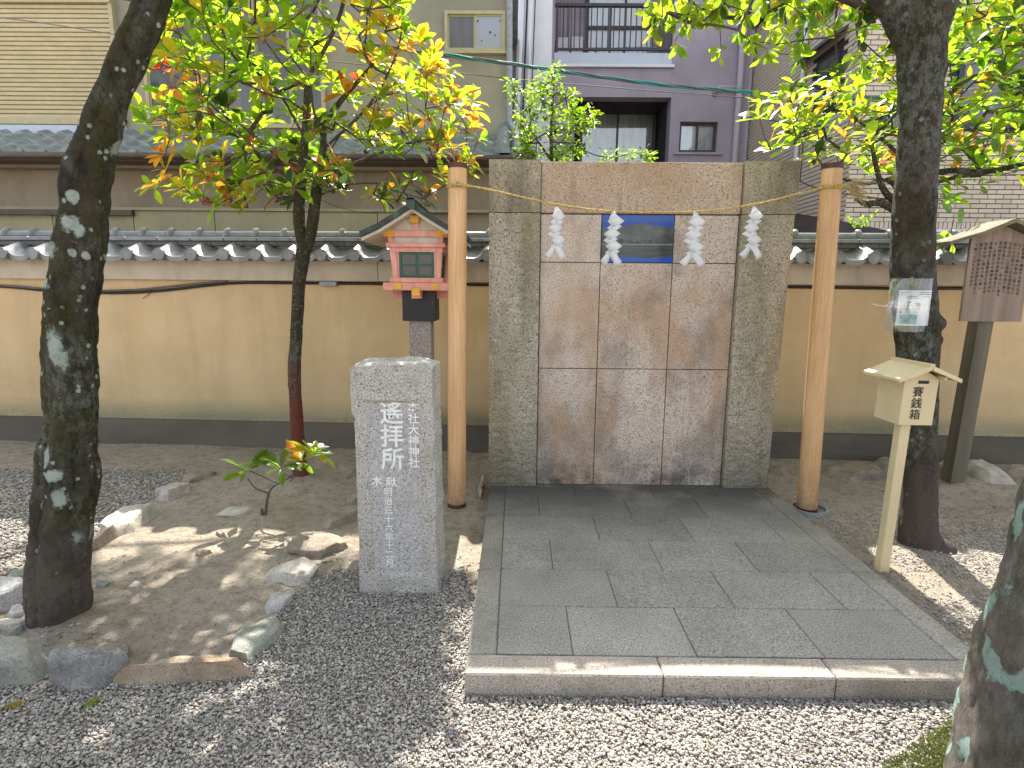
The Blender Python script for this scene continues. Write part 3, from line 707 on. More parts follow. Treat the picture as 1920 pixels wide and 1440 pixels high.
# ------------------------------------------------------------------ lantern
LX, LYc = -.675, 4.10
ln = thing('wooden_lantern', 'pink and white wooden shrine lantern with black gabled roof on a granite post', 'lantern', (LX, LYc, 0))
b = MB(); b.box(-.078, .078, -.07, .07, -.1, 1.40, bev=.006); part('post', b, M['post'], ln)
b = MB(); b.box(-.115, .115, -.105, .105, 1.265, 1.474, bev=.003); part('black_sleeve', b, M['black'], ln)
z0 = 1.475
b = MB()   # cross bars under the floor
b.box(-.2, .2, -.03, .03, z0-.055, z0-.002); b.box(-.03, .03, -.2, .2, z0-.055+.002, z0-.001+.002)
part('cross_bar', b, M['pink'], ln)
for (x, y) in ((0, -.205), ):
    b = MB(); b.box(x-.028, x+.028, y-.012, y+.006, z0-.035, z0+.018, bev=.002); part('end_cap', b, M['gold'], ln)
b = MB(); b.box(.2, .212, -.028, .028, z0-.03, z0+.012); part('end_cap', b, M['gold'], ln)
b = MB(); b.box(-.225, .225, -.19, .19, z0, z0+.052, bev=.003); b.box(-.15, .15, -.15, .15, z0+.05, z0+.075)
part('floor_frame', b, M['pink'], ln)
for x in (-.125, .125):
    b = MB(); b.box(x-.026, x+.026, -.196, -.191, z0+.008, z0+.046, bev=.001); part('end_cap', b, M['gold'], ln)
# tapering body: frame posts
zb, zt = z0+.054, z0+.36
wb, wt = .158, .185
def corner(sx, sy, z, off=0): 
    w_ = wb+(wt-wb)*(z-zb)/(zt-zb) - off; return (sx*w_, sy*w_, z)
for sx in (-1, 1):
    for sy in (-1, 1):
        b = MB(); vs = []
        for z in (zb, zt):
            w_ = wb+(wt-wb)*(z-zb)/(zt-zb)
            for dx, dy in ((0, 0), (-.036*sx, 0), (-.036*sx, -.036*sy), (0, -.036*sy)): vs.append((sx*w_+dx, sy*w_+dy, z))
        b.add(vs, [(0, 1, 2, 3), (7, 6, 5, 4), (0, 4, 5, 1), (1, 5, 6, 2), (2, 6, 7, 3), (3, 7, 4, 0)]); part('corner_post', b, M['pink'], ln)
b = MB(); zr = z0+.285
b.box(-.198, .198, -.198, .198, zr, zr+.026, bev=.002); b.box(-.178, .178, -.178, .178, zr-.03, zr)
b.box(-.178, .178, -.178, .178, zb, zb+.03)
part('rail', b, M['pink'], ln)
b = MB(); b.box(-.168, .168, -.168, .168, zr+.026, zr+.068); part('white_band', b, M['cream'], ln)
b = MB(); b.box(-.215, .215, -.192, .192, zr+.068, zr+.108, bev=.002); part('top_plate', b, M['pink'], ln)
for x in (-.165, .165):
    b = MB(); b.box(x-.024, x+.024, -.197, -.192, zr+.066, zr+.116, bev=.001); part('end_cap', b, M['gold'], ln)
# windows on four faces
def lantern_window(ang):
    w = bpy.data.objects.new('window', None); COL.objects.link(w); w.parent = ln; w.rotation_euler = (0, 0, ang)
    za, zc = zb+.03, zr-.03; tl = math.atan((wt-wb)/(zt-zb))
    yy = lambda z: -(wb+(wt-wb)*(z-zb)/(zt-zb))+.010
    b = MB()
    def bar(x0, x1, za_, zb_, d=.0):
        vs = [(x0, yy(za_)-d, za_), (x1, yy(za_)-d, za_), (x1, yy(za_)+.014, za_), (x0, yy(za_)+.014, za_),
              (x0, yy(zb_)-d, zb_), (x1, yy(zb_)-d, zb_), (x1, yy(zb_)+.014, zb_), (x0, yy(zb_)+.014, zb_)]
        b.add(vs, [(0, 3, 2, 1), (4, 5, 6, 7), (0, 1, 5, 4), (1, 2, 6, 5), (2, 3, 7, 6), (3, 0, 4, 7)])
    W = .118
    bar(-W, -W+.016, za, zc); bar(W-.016, W, za, zc); bar(-W+.016, W-.016, za, za+.016); bar(-W+.016, W-.016, zc-.016, zc)
    bar(-.008, .008, za+.016, zc-.016, -.002); zm = (za+zc)/2; bar(-W+.016, -.008, zm-.007, zm+.007, -.002); bar(.008, W-.016, zm-.007, zm+.007, -.002)
    part('window_frame', b, M['greenp'], w)
    for sx in (-1, 1):
        for (za_, zb_) in ((za+.016, zm-.007), (zm+.007, zc-.016)):
            b = MB(); x0, x1 = (-W+.016, -.008) if sx < 0 else (.008, W-.016)
            b.add([(x0, yy(za_)+.008, za_), (x1, yy(za_)+.008, za_), (x1, yy(zb_)+.008, zb_), (x0, yy(zb_)+.008, zb_),
                   (x0, yy(za_)+.012, za_), (x1, yy(za_)+.012, za_), (x1, yy(zb_)+.012, zb_), (x0, yy(zb_)+.012, zb_)],
                  [(0, 1, 2, 3), (4, 7, 6, 5), (0, 4, 5, 1), (2, 6, 7, 3)])
            part('pane', b, M['lamppane'], w)
    for sx in (-1, 1):
        b = MB(); bar2 = [(sx*W, yy(za), za), (sx*.15, yy(za), za), (sx*.155, yy(zc), zc), (sx*W, yy(zc), zc)]
        b.add(bar2+[(x, y+.01, z) for x, y, z in bar2], [(0, 1, 2, 3), (4, 7, 6, 5), (0, 4, 5, 1), (2, 6, 7, 3), (1, 5, 6, 2), (0, 3, 7, 4)])
        part('side_trim', b, M['pink'], w)
for k in range(4): lantern_window(k*PI/2)
# gable and roof (ridge runs front to back)
zg = zr+.108
b = MB(); b.prism([(-.2, zg), (.2, zg), (0, zg+.105)], -.175, -.16); b.prism([(-.2, zg), (.2, zg), (0, zg+.105)], .16, .175); part('gable_board', b, M['cream'], ln)
b = MB(); b.box(-.022, .022, -.186, -.1755, zg, zg+.06, bev=.001); part('gable_strut', b, M['pink'], ln)
b = MB(); b.box(-.03, .03, -.215, -.17, zg+.048, zg+.095, bev=.003); part('end_cap', b, M['gold'], ln)
for x in (-.16, .16):
    b = MB(); b.box(x-.026+(-.03 if x < 0 else .03), x+.026+(-.03 if x < 0 else .03), -.21, -.175, zg-.028, zg+.026, bev=.002); part('purlin_end', b, M['gold'], ln)
b = MB()
prof = [(0, .165), (.11, .095), (.22, .03), (.33, -.02)]
for sx in (-1, 1):
    poly = [(sx*x, zg+z-.035) for x, z in prof] + [(sx*x, zg+z-.035-.022) for x, z in prof[::-1]]
    b.prism(poly, -.30, .30)
part('soffit', b, M['cream'], ln)
b = MB()
for sx in (-1, 1):
    poly = [(sx*x*1.02, zg+z) for x, z in prof] + [(sx*x*1.02, zg+z-.034) for x, z in prof[::-1]]
    b.prism(poly, -.325, .325)
part('roof', b, M['blackroof'], ln, auto=20)
b = MB(); b.prism([(-.028, zg+.12), (.028, zg+.12), (.024, zg+.185), (-.026, zg+.185)], -.345, -.325)
b.prism([(-.026, zg+.13), (.026, zg+.13), (.02, zg+.178), (-.02, zg+.178)], -.325, .325)
b.prism([(-.03, zg+.176), (.03, zg+.176), (.0, zg+.20)], -.345, .335)
part('ridge_board', b, M['blackroof'], ln)
b = MB(); b.box(.021, .024, -.318, .318, zg+.14, zg+.174); part('ridge_side', b, M['verdigris'], ln)

# ------------------------------------------------------------------ boundary wall (frame of its own, face at y = 0)
wall = thing('boundary_wall', 'low ochre plaster wall with grey tiled coping running behind the shrine yard', 'wall', (0, 5.03, 0), -math.atan(.048))
WX0, WX1 = -9.0, 9.0
WY = lambda X: 5.03-.048*X
def wz(v, out, u=640): return at(u, v, y=WY(-1.6)-out).z
z_eb, z_et = wz(527, .05), wz(489, .05)
b = MB(); b.box(WX0, WX1, .006, .30, -.15, .262); part('plinth', b, M['plinth'], wall)
b = MB(); b.box(WX0, WX1, 0, .29, .266, z_eb+.02); part('plaster_face', b, M['plaster'], wall)
x = WX0
while x < WX1:
    x2 = min(WX1, x+2.6); b = MB(); b.box(x+.0015, x2-.0015, -.05, .34, z_eb, z_et, bev=.004); part('eave_block', b, M['eaveband'], wall); x = x2
TP = .2815
def tile_mesh(P, amp, lip, length, rise, discr, name, mats):
    b = MB(); n = 14; rows = [(0, 0), (-length*.0, 0), (1, 1)]
    prof_ = []
    for i in range(n+1):
        t_ = i/n
        zz = amp*(math.cos(2*PI*t_) + .28*math.cos(4*PI*t_))
        prof_.append((t_*P, zz))
    vs = []
    for k in (0, 1):
        for x_, z_ in prof_: vs.append((x_, k*length, z_+k*rise))
    for k in (0, 1):
        for x_, z_ in prof_: vs.append((x_, k*length+(.004 if k == 0 else 0), z_+k*rise-(lip if k == 0 else .02)))
    W = n+1; fs = []
    for i in range(n):
        fs.append((i, i+1, W+i+1, W+i)); fs.append((2*W+i+1, 2*W+i, 3*W+i, 3*W+i+1))
        fs.append((i+1, i, 2*W+i, 2*W+i+1))
        fs.append((W+i, W+i+1, 3*W+i+1, 3*W+i))
    fs += [(0, W, 3*W, 2*W), (n, 2*W+n, 3*W+n, W+n)]
    b.add(vs, fs)
    if discr:
        n2 = 20; zc_ = amp*1.28-discr*.92; vs = [(0, -.016, zc_)]
        for y_, r_ in ((-.016, discr*.8), (-.020, discr*.86), (-.018, discr), (.07, discr)):
            vs += [(r_*math.cos(2*PI*i/n2), y_, zc_+r_*math.sin(2*PI*i/n2)) for i in range(n2)]
        fs = [(0, 1+(i+1) % n2, 1+i) for i in range(n2)] + [(1+k*n2+i, 1+k*n2+(i+1) % n2, 1+(k+1)*n2+(i+1) % n2, 1+(k+1)*n2+i) for k in range(3) for i in range(n2)]
        b.add(vs, fs, 0)
    return b.mesh(name, mats, True, 35)
ty0 = -.19
z_lip = wz(492, .19); amp_ = .034; lip_ = .040
zbase = z_lip + lip_ + amp_*.72
tme = tile_mesh(TP, amp_, lip_, .27, .105, .052, 'eave_tile', M['tile'])
x0_ = at(300, 478, y=5.0).x + .01
k0 = int((WX0-x0_)/TP)
for k in range(k0, int((WX1-x0_)/TP)):
    xx = x0_+k*TP
    link('eave_tile', tme, wall, (xx, ty0, zbase))
    if k % 1 == 0:
        link('eave_tile', tme, wall, (xx+TP, .48, zbase), (0, 0, PI))
zn0 = wz(462, 0); zn1 = wz(445, 0); 
b = MB(); b.box(WX0, WX1, .035, .255, z_et-.02, zn0+.01); part('infill', b, M['infill'], wall)
h_ = (zn1-zn0)/2
for lay in range(2):
    x = WX0 + (.13 if lay else 0)
    while x < WX1:
        x2 = x+.3; b = MB(); d_ = .018 if lay == 0 else 0
        b.box(x+.001, x2-.001, -.01-(.012 if lay == 1 else -.006), .30+(.012 if lay == 1 else -.006), zn0+lay*h_+.002, zn0+(lay+1)*h_-.001, bev=.006 if lay else .002)
        if x == WX0 or lay == 1 and abs(x-WX0-.13) < 1e-6:
            me_ = b.mesh('ridge_flat_tile', M['tiledark' if lay == 0 else 'tile']); xo = x
        link('ridge_flat_tile', me_, wall, (x-xo, 0, 0)); x = x2
# round ridge tiles with collars
b = MB(); n2 = 18; rr = .045; pitch = .262
vs = []
stations = [(0, rr), (.03, rr), (.032, rr*1.32), (.045, rr*1.45), (.062, rr*1.45), (.072, rr*1.3), (.076, rr), (pitch, rr)]
for xs_, r_ in stations:
    vs += [(xs_, r_*1.02*math.cos(PI*i/n2), r_*1.45*math.sin(PI*i/n2)-.002) for i in range(n2+1)]
W = n2+1
b.add(vs, [(k*W+i, k*W+i+1, (k+1)*W+i+1, (k+1)*W+i) for k in range(len(stations)-1) for i in range(n2)])
rme = b.mesh('ridge_round_tile', M['tile'], True, 40)
x = WX0+.05
while x < WX1-.2:
    link('ridge_round_tile', rme, wall, (x, .145, zn1)); x += pitch
b = MB(); b.box(WX0, WX1, .05, .24, zn1-.01, zn1+.012); part('ridge_bed', b, M['tiledark'], wall)
# cable and conduit clipped under the eave
cw = thing('wall_cable', 'black cable and brown conduit sagging under the eave of the ochre wall', 'cable', (0, 0, 0))
def wl_(u, v, o=.015):
    # point on the wall's face
    d = CM @ Vector(((u-960)/1073.84, (720-v)/1073.84, -1)); s_ = (5.03-o)/(d.y+.048*d.x); return Vector((0, 0, CAMH))+d*s_
b = MB(); b.tube(catmull([tuple(wl_(*p)) for p in ((-200, 530), (0, 537), (90, 545), (190, 549), (260, 548), (330, 542), (400, 534), (460, 530), (600, 531), (850, 533), (905, 534), (1480, 538), (1700, 541), (1850, 541), (2300, 548))], .1), .012, 8); part('cable', b, M['black'], cw, smooth=True)
b = MB(); b.tube(catmull([tuple(wl_(*p, .03)) for p in ((-200, 528), (0, 535), (90, 542), (190, 545), (260, 543), (310, 538), (380, 531), (425, 528))], .1), .009, 8); part('conduit', b, M['conduit'], cw, smooth=True)
b = MB(); b.tube([wl_(280, 540), wl_(281, 551), wl_(268, 560)], .003, 5); part('strap', b, M['black'], cw)
jb = wl_(617, 532, .04); b = MB(); b.box(-.07, .07, -.02, .05, -.02, .02, bev=.004); b.box(-.085, -.07, -.01, .02, -.012, .012)
single('junction_box', b, M['greybox'], 'small grey plastic junction box under the wall eave left of the lantern', 'junction box', tuple(jb), rot=(0, 0, -.048))

# ------------------------------------------------------------------ donation box
dn = thing('donation_box', 'cream painted offering box with small gabled roof on a square post', 'donation box', (1.985, 2.90, 0))
lean = Matrix.Translation((0, 0, 0))
def D(b, name, mat, **k):
    # the post leans a hair to the right
    b.v = [(x+.022*z/1.0, y, z) for x, y, z in b.v]; return part(name, b, mat, dn, **k)
b = MB(); b.box(-.026, .026, -.026, .026, -.1, .835, bev=.003); D(b, 'post', M['boxpaint'])
bx0, bx1, by0, by1, bz0, bz1 = -.056, .115, -.05, .155, .826, 1.065
b = MB()
b.box(bx0, bx1, by0, by1, bz0, bz1, bev=.002)
D(b, 'box_body', M['boxpaint'])
b = MB(); b.box(.012, .066, by0-.0012, by0+.002, 1.040, 1.056); D(b, 'coin_slot', M['black'])
xm = (bx0+bx1)/2
b = MB(); b.prism([(bx0+.002, bz1), (bx1-.002, bz1), (xm, bz1+.052)], by0+.002, by0+.018); D(b, 'gable', M['boxpaint'])
for sx in (-1, 1):
    b = MB(); c0 = (xm, bz1+.070); c1 = (xm+sx*.148, bz1+.006)
    b.prism([c0, c1, (c1[0], c1[1]-.013), (c0[0], c0[1]-.014)], by0-.055, by1+.04); D(b, 'roof_slope', M['boxpaint'])
    b = MB(); b.prism([(c0[0]+sx*.002, c0[1]+.003), (c1[0]+sx*.003, c1[1]+.003), (c1[0]+sx*.003, c1[1]-.016), (c0[0]+sx*.002, c0[1]-.018)], by0-.064, by0-.0555); D(b, 'barge_board', M['boxpaint'])
    b = MB(); b.box(xm+sx*.085-.006, xm+sx*.085+.006, by0-.045, by1+.02, bz1+.0, bz1+.018); D(b, 'batten', M['boxpaint'])
b = MB(); b.box(xm-.011, xm+.011, by0-.062, by1+.045, bz1+.063, bz1+.082, bev=.002); D(b, 'ridge', M['boxpaint'])
me = text_mesh('賽銭箱', .056, 'lettering', .0008, .0005, 1.04); me.materials.clear(); me.materials.append(M['ink'])
for v_ in me.vertices: v_.co.x += .022*v_.co.z
link('lettering', me, dn, (.036+.004, by0-.0006, .978))

# ------------------------------------------------------------------ wooden notice board at right
sg = thing('wooden_sign', 'weathered wooden notice board with roof and columns of black writing on a post', 'sign', (3.47, 4.30, 0))
b = MB(); b.box(-.055, .055, -.03, .075, -.1, 1.85); b.v = [(x+(-.030*(z-1.3)/1.3 if False else (z-1.28)*.032), y, z) for x, y, z in b.v]; part('post', b, M['greenwood'], sg)
bl = -.21; br = .235
for k in range(3):
    x0, x1 = bl+(br-bl)*k/3, bl+(br-bl)*(k+1)/3
    zt_ = lambda x_: 1.965-abs(x_-.012)*.42
    b = MB(); mid = [(x0+.001, 1.282), (x1-.001, 1.282), (x1-.001, zt_(x1))] + ([(.012, 1.965)] if k == 1 else []) + [(x0+.001, zt_(x0))]
    b.prism(mid, -.052, -.0305); part('board', b, M['oldwood'], sg)
for sx in (-1, 1):
    b = MB(); c0 = (.012, 2.005); c1 = (.012+sx*.44, 1.845)
    b.prism([c0, ((c0[0]+c1[0])/2, (c0[1]+c1[1])/2-.012), c1, (c1[0], c1[1]-.024), ((c0[0]+c1[0])/2, (c0[1]+c1[1])/2-.036), (c0[0], c0[1]-.028)], -.15, .12)
    part('roof_board', b, M['oldwoodroof'], sg)
cols_ = ['影向石', '本殿東側に鎮座する此の石は', '古くより神の影向し給ふ石と', '伝へられ里人これを崇め敬ふ', '毎年正月に注連縄を張り替へ', '祭典を執り行ふ。此の石に祈る', '者は病を免れ長命を得るとい', 'ふ。又雨乞ひの神事も行はれ', '旱魃の年に霊験ありと伝ふる', '昭和の頃に現在の地に移し', '遥かに三輪の山を拝む所とし', 'て整へられたるものなり']
for i, s_ in enumerate(cols_):
    big = i == 0
    sz = .040 if big else .026
    me = text_mesh(s_, sz, 'lettering', .0006, .0004 if not big else .001, 1.55 if big else 1.08); me.materials.clear(); me.materials.append(M['fadedink'])
    link('lettering', me, sg, (br-.025-i*.0345, -.0528, 1.80 if big else 1.835-.012*abs(i-6)*.3-(.0)))
# ------------------------------------------------------------------ pinned notice (on the right tree)
# built after the tree

# ------------------------------------------------------------------ trunks
def trunk_mesh(path, ns, flutes, amp, seed, step=.025, knots=()):
    P = catmull(path, step); b = MB(); vs = []
    for i, q in enumerate(P):
        c_ = Vector(q[:3]); t_ = Vector(P[min(i+1, len(P)-1)][:3]) - Vector(P[max(i-1, 0)][:3]); t_.normalize()
        a_ = Vector((1, 0, 0)); a_ = (a_-t_*a_.dot(t_)).normalized(); c2 = t_.cross(a_)
        for j in range(ns):
            th = 2*PI*j/ns; dr = 1.
            for (k, am, tw, ph) in flutes:
                wv = 1-abs(math.sin(.5*k*(th+tw*q[2])+ph+.5*noise.noise(Vector((seed, q[2]*1.5, k)))))**.6*2
                dr -= am*(1+wv)*.5
            d = a_*math.cos(th)+c2*math.sin(th)
            pp = c_+d*q[3]
            dr += -amp*.25 + amp*noise.noise(pp*7+Vector((seed, 0, 0))) + amp*.5*noise.noise(pp*19+Vector((seed, 3, 0))) + amp*.34*noise.noise(pp*48)
            r_ = q[3]*dr
            for (kx, ky, kz, kr, ka) in knots:
                dd = (pp-Vector((kx, ky, kz))).length/kr
                if dd < 1: r_ += ka*(1-dd*dd)**2
            vs.append(c_+d*r_)
    n = len(P)
    b.add(vs, [(i*ns+j, i*ns+(j+1) % ns, (i+1)*ns+(j+1) % ns, (i+1)*ns+j) for i in range(n-1) for j in range(ns)]+[tuple(range(ns))[::-1], tuple((n-1)*ns+j for j in range(ns))])
    return b

# ------------------------------------------------------------------ leaves
def leaf_template(wd, droop, fold):
    st = [(0, .05), (.16, .20), (.38, .66), (.62, 1.0), (.82, .86), (1, .10)]
    vs = []
    for t_, w_ in st:
        z_ = -droop*t_*t_
        for s_ in (-1, 0, 1): vs.append((s_*w_*wd/2, t_, z_+(fold*w_*wd*.5 if s_ else 0)))
    fs = [(r*3+c_, r*3+c_+1, (r+1)*3+c_+1, (r+1)*3+c_) for r in range(5) for c_ in range(2)]
    return np.array(vs), fs
TEMPL = [leaf_template(.40, .18, .28), leaf_template(.48, .36, .15), leaf_template(.44, -.04, .34), leaf_template(.36, .5, .3)]
SMALL = [leaf_template(.5, .1, .2), leaf_template(.42, .3, .2)]
_lm = {}
def leaf_mesh_obj(tm, ti, ci):
    if (id(tm), ti, ci) not in _lm:
        v_, f_ = tm[ti]; me_ = bpy.data.meshes.new('leaf'); me_.from_pydata(v_.tolist(), [], f_); me_.materials.append(LEAF[ci]); me_.polygons.foreach_set('use_smooth', [True]*len(f_)); _lm[(id(tm), ti, ci)] = me_
    return _lm[(id(tm), ti, ci)]
def leaf_matrix(p, d, up, size):
    d = d.normalized(); x_ = d.cross(up)
    if x_.length < 1e-3: x_ = d.cross(Vector((1, 0, 0)))
    x_.normalize(); z_ = x_.cross(d)
    m = Matrix((x_, d, z_)).transposed().to_4x4()*1.
    for r in range(3):
        for c_ in range(3): m[r][c_] *= size
    m.translation = p; return m
def joined_leaves(name, items, tm, parent=None, loc=Vector((0, 0, 0)), kind='stuff'):
    """items: (matrix, template index, colour index) -> one mesh"""
    V = []; F = []; MI = []; o = 0
    for ti in range(len(tm)):
        sel = [(m, c_) for m, t_, c_ in items if t_ == ti]
        if not sel: continue
        v_, f_ = tm[ti]; A = np.array([[list(r) for r in m] for m, _ in sel]); h = np.concatenate([v_, np.ones((len(v_), 1))], 1)
        W_ = np.einsum('nij,kj->nki', A, h)[:, :, :3].reshape(-1, 3) - np.array(loc); V.append(W_)
        ff = np.array(f_); n_ = len(sel)
        F.append((ff[None]+(np.arange(n_)*len(v_))[:, None, None]+o).reshape(-1, 4)); MI.append(np.repeat([c_ for _, c_ in sel], len(f_))); o += len(W_)
    V = np.concatenate(V); F = np.concatenate(F); MI = np.concatenate(MI)
    me_ = bpy.data.meshes.new(name); me_.vertices.add(len(V)); me_.vertices.foreach_set('co', V.ravel())
    me_.loops.add(F.size); me_.loops.foreach_set('vertex_index', F.ravel().astype(np.int32)); me_.polygons.add(len(F))
    me_.polygons.foreach_set('loop_start', (np.arange(len(F))*4).astype(np.int32)); me_.polygons.foreach_set('loop_total', np.full(len(F), 4, np.int32))
    for m_ in LEAF: me_.materials.append(m_)
    me_.polygons.foreach_set('material_index', MI.astype(np.int32)); me_.polygons.foreach_set('use_smooth', np.ones(len(F), bool)); me_.update(calc_edges=True)
    ob = link(name, me_, parent)
    if kind: ob['kind'] = kind
    return ob

class Skel:
    """twigs grown from limbs towards rosette points"""
    def __init__(s): s.p = []; s.par = []; s.tips = []
    def limb(s, pts, par=-1):
        ids = []
        for q in catmull([tuple(p) for p in pts], .09):
            s.p.append(Vector(q[:3])); s.par.append(par); par = len(s.p)-1; ids.append(par)
        return ids
    def reach(s, tgt, rnd_, lift=.25):
        A = np.array([tuple(p) for p in s.p]); T = np.array(tuple(tgt))
        d = np.linalg.norm(A-T, axis=1) + .35*np.maximum(0, A[:, 2]-T[2])
        i = int(np.argmin(d)); a_ = s.p[i]; n = max(1, int((a_-tgt).length/.10))
        prev = i
        for k in range(1, n+1):
            t_ = k/n; q = a_.lerp(tgt, t_); q.z -= lift*math.sin(PI*t_)*(a_-tgt).length*.3
            q += Vector((rnd_.uniform(-1, 1), rnd_.uniform(-1, 1), rnd_.uniform(-1, 1)))*.012*(k < n)
            s.p.append(q); s.par.append(prev); prev = len(s.p)-1
        s.tips.append(prev); return prev
    def build(s, tip_r=.0022, ex=.42, minr=None, sides=5):
        cnt = [0]*len(s.p)
        for t_ in s.tips:
            i = t_
            while i >= 0: cnt[i] += 1; i = s.par[i]
        b = MB()
        for i, pr in enumerate(s.par):
            if pr < 0 or cnt[i] == 0: continue
            r1 = tip_r*max(1, cnt[i])**ex; r0 = tip_r*max(1, cnt[pr])**ex
            b.tube([s.p[pr], s.p[i]], [min(r0, r1*1.25), r1], sides if r1 < .008 else 8, caps=False)
        return b
def rosette(p, axis, rnd_, n, size, pal, items, tm=TEMPL, spread=(.9, 1.5), sag_=.25):
    axis = axis.normalized(); t1 = axis.orthogonal().normalized(); t2 = axis.cross(t1); ph = rnd_.uniform(0, 6)
    ci = rnd_.choices(range(len(pal)), weights=pal)[0]
    for k in range(n):
        th = ph+k*2.4+rnd_.uniform(-.3, .3); sp = rnd_.uniform(*spread)*(1 if k else .4)
        d = axis*math.cos(sp)+(t1*math.cos(th)+t2*math.sin(th))*math.sin(sp)
        d.z -= sag_*rnd_.uniform(0, 1)
        c_ = ci if rnd_.random() < .72 else rnd_.choices(range(len(pal)), weights=pal)[0]
        ln_ = size*rnd_.uniform(.5, 1.2)
        up = (axis + Vector((rnd_.uniform(-.4, .4), rnd_.uniform(-.4, .4), rnd_.uniform(-.2, .4))))
        items.append((leaf_matrix(p+d*.008, d, up, ln_), rnd_.randrange(len(tm)), c_))
def place_leaves(items, tree, n_single, tm=TEMPL, name='foliage'):
    loc = tree.location
    def shown(m):
        p = m.translation; q = CM.transposed() @ (p-Vector((0, 0, CAMH)))
        if q.z > -.3: return 99
        u = 960+1073.84*q.x/-q.z; v = 720-1073.84*q.y/-q.z
        sz = m.to_scale()[0]*1073/-q.z
        return -sz if -20 < u < 1940 and -20 < v < 1460 else 50
    items = sorted(items, key=lambda it: shown(it[0]) )
    for m, ti, ci in items[:n_single]:
        o = link('leaf', leaf_mesh_obj(tm, ti, ci), tree); mm = m.copy(); mm.translation = m.translation-loc; o.matrix_local = mm
    if items[n_single:]: joined_leaves(name, items[n_single:], tm, tree, loc)
def shift(b, loc):
    b.v = [(x-loc[0], y-loc[1], z-loc[2]) for x, y, z in b.v]; return b

# --- big leaning tree at left
tl = [(-2.085, 2.38, -.12, .150), (-2.06, 2.38, .03, .150), (-2.03, 2.37, .17, .149), (-1.974, 2.36, .42, .148), (-1.92, 2.36, .667, .147), (-1.885, 2.36, .79, .140), (-1.856, 2.36, .95, .130), (-1.825, 2.36, 1.244, .131), (-1.80, 2.36, 1.44, .129),
      (-1.763, 2.36, 1.57, .122), (-1.73, 2.36, 1.674, .125), (-1.707, 2.36, 1.778, .116), (-1.69, 2.36, 1.88, .116), (-1.655, 2.36, 1.98, .111), (-1.571, 2.37, 2.178, .094), (-1.478, 2.38, 2.368, .092), (-1.39, 2.4, 2.55, .086), (-1.27, 2.45, 2.9, .085), (-1.15, 2.6, 3.3, .08)]
def slim(q):
    k_ = .87 if q[2] < .7 else (.79 if q[2] < 2.05 else .73)
    return (q[0]-q[3]*(1-k_)*(1 if q[2] > .7 else .6), q[1], q[2], q[3]*k_)
tl = [slim(q) for q in tl]
TL = (-2.06, 2.38, 0)
t = thing('leaning_tree', 'thick dark leaning tree trunk with pale lichen patches at the left', 'tree', TL)
b = shift(trunk_mesh(tl, 96, [(5, .16, .5, .9), (3, .12, -.4, .2)], .11, 3, .018), TL); part('trunk', b, M['barkL'], t, smooth=True)
sk = Skel(); rnd_ = random.Random(5)
l0 = sk.limb([(-1.2, 2.6, 3.3), (-1.1, 2.9, 3.8), (-1.0, 3.2, 4.5)])
sk.limb([(-1.2, 2.6, 3.3), (-1.6, 3.0, 3.8), (-2.3, 3.6, 4.4), (-3.0, 4.2, 4.7)], l0[0])
sk.limb([(-1.1, 2.9, 3.8), (-.6, 3.2, 4.3), (-.2, 3.8, 4.8)], l0[3])
sk.limb([(-1.0, 3.2, 4.5), (-1.3, 4.0, 5.0), (-1.5, 5.0, 5.3)], l0[-1])
items = []
for k in range(430):
    p = Vector((rnd_.gauss(-1.9, 1.3), rnd_.uniform(2.2, 5.6), 0)); lowest = CAMH + p.y*.50 + .35
    p.z = lowest + abs(rnd_.gauss(0, .45))
    if p.x > .1 or p.x < -5: continue
    sk.reach(p, rnd_); rosette(p, Vector((rnd_.uniform(-.4, .4), rnd_.uniform(-.4, .4), 1)), rnd_, 6, .12, (5, 2, 0, 0, 0, 4), items)
q_ = min(range(len(sk.p)), key=lambda i_: (sk.p[i_]-Vector((-1.5, 5.0, 5.3))).length)
sk.limb([tuple(sk.p[q_]), (-1.6, 6.2, 5.5), (-1.9, 7.4, 5.2)], q_)  # limb added out of view to carry the shading leaves
for k in range(300):  # unseen leaf band added beyond the wall to shade the earth bed
    p = Vector((rnd_.uniform(-4.4, -.3), rnd_.uniform(6.8, 7.8), 0)); p.z = CAMH + p.y*.455 + rnd_.uniform(.12, .62)
    sk.reach(p, rnd_, 0.); rosette(p, Vector((rnd_.uniform(-.4, .4), rnd_.uniform(-.4, .4), 1)), rnd_, 7, .14, (5, 2, 0, 0, 0, 4), items, TEMPL, (.7, 1.5), 0.)
part('limbs', shift(sk.build(), TL), M['twig'], t)
place_leaves(items, t, 0, name='crown')
# a few leaf tips of a neighbouring spray at the picture's left edge hang from the same crown
# --- foreground trunk, lower right
FX = (1.49, 1.42, 0)
t = thing('foreground_tree', 'close grey tree trunk with mint lichen stripes at the lower right corner', 'tree', FX)
ft = [(1.51, 1.42, -.15, .235), (1.504, 1.42, .05, .222), (1.506, 1.42, .257, .222), (1.53, 1.42, .443, .222), (1.542, 1.42, .555, .224), (1.572, 1.42, .69, .222), (1.60, 1.42, .94, .222), (1.68, 1.44, 1.3, .19), (1.85, 1.5, 2.0, .17), (2.1, 1.6, 3.2, .14), (2.2, 1.8, 4.6, .1)]
b = shift(trunk_mesh(ft, 110, [(4, .05, .4, .3)], .07, 21, .018), FX); part('trunk', b, M['barkF'], t, smooth=True)
sk = Skel(); rnd_ = random.Random(15); items = []
sk.limb([(2.1, 1.75, 3.0), (2.3, 2.1, 3.8), (2.6, 2.6, 4.6)]); sk.limb([(2.15, 1.75, 3.4), (3.0, 2.0, 4.2), (3.6, 2.2, 4.6)], 1)
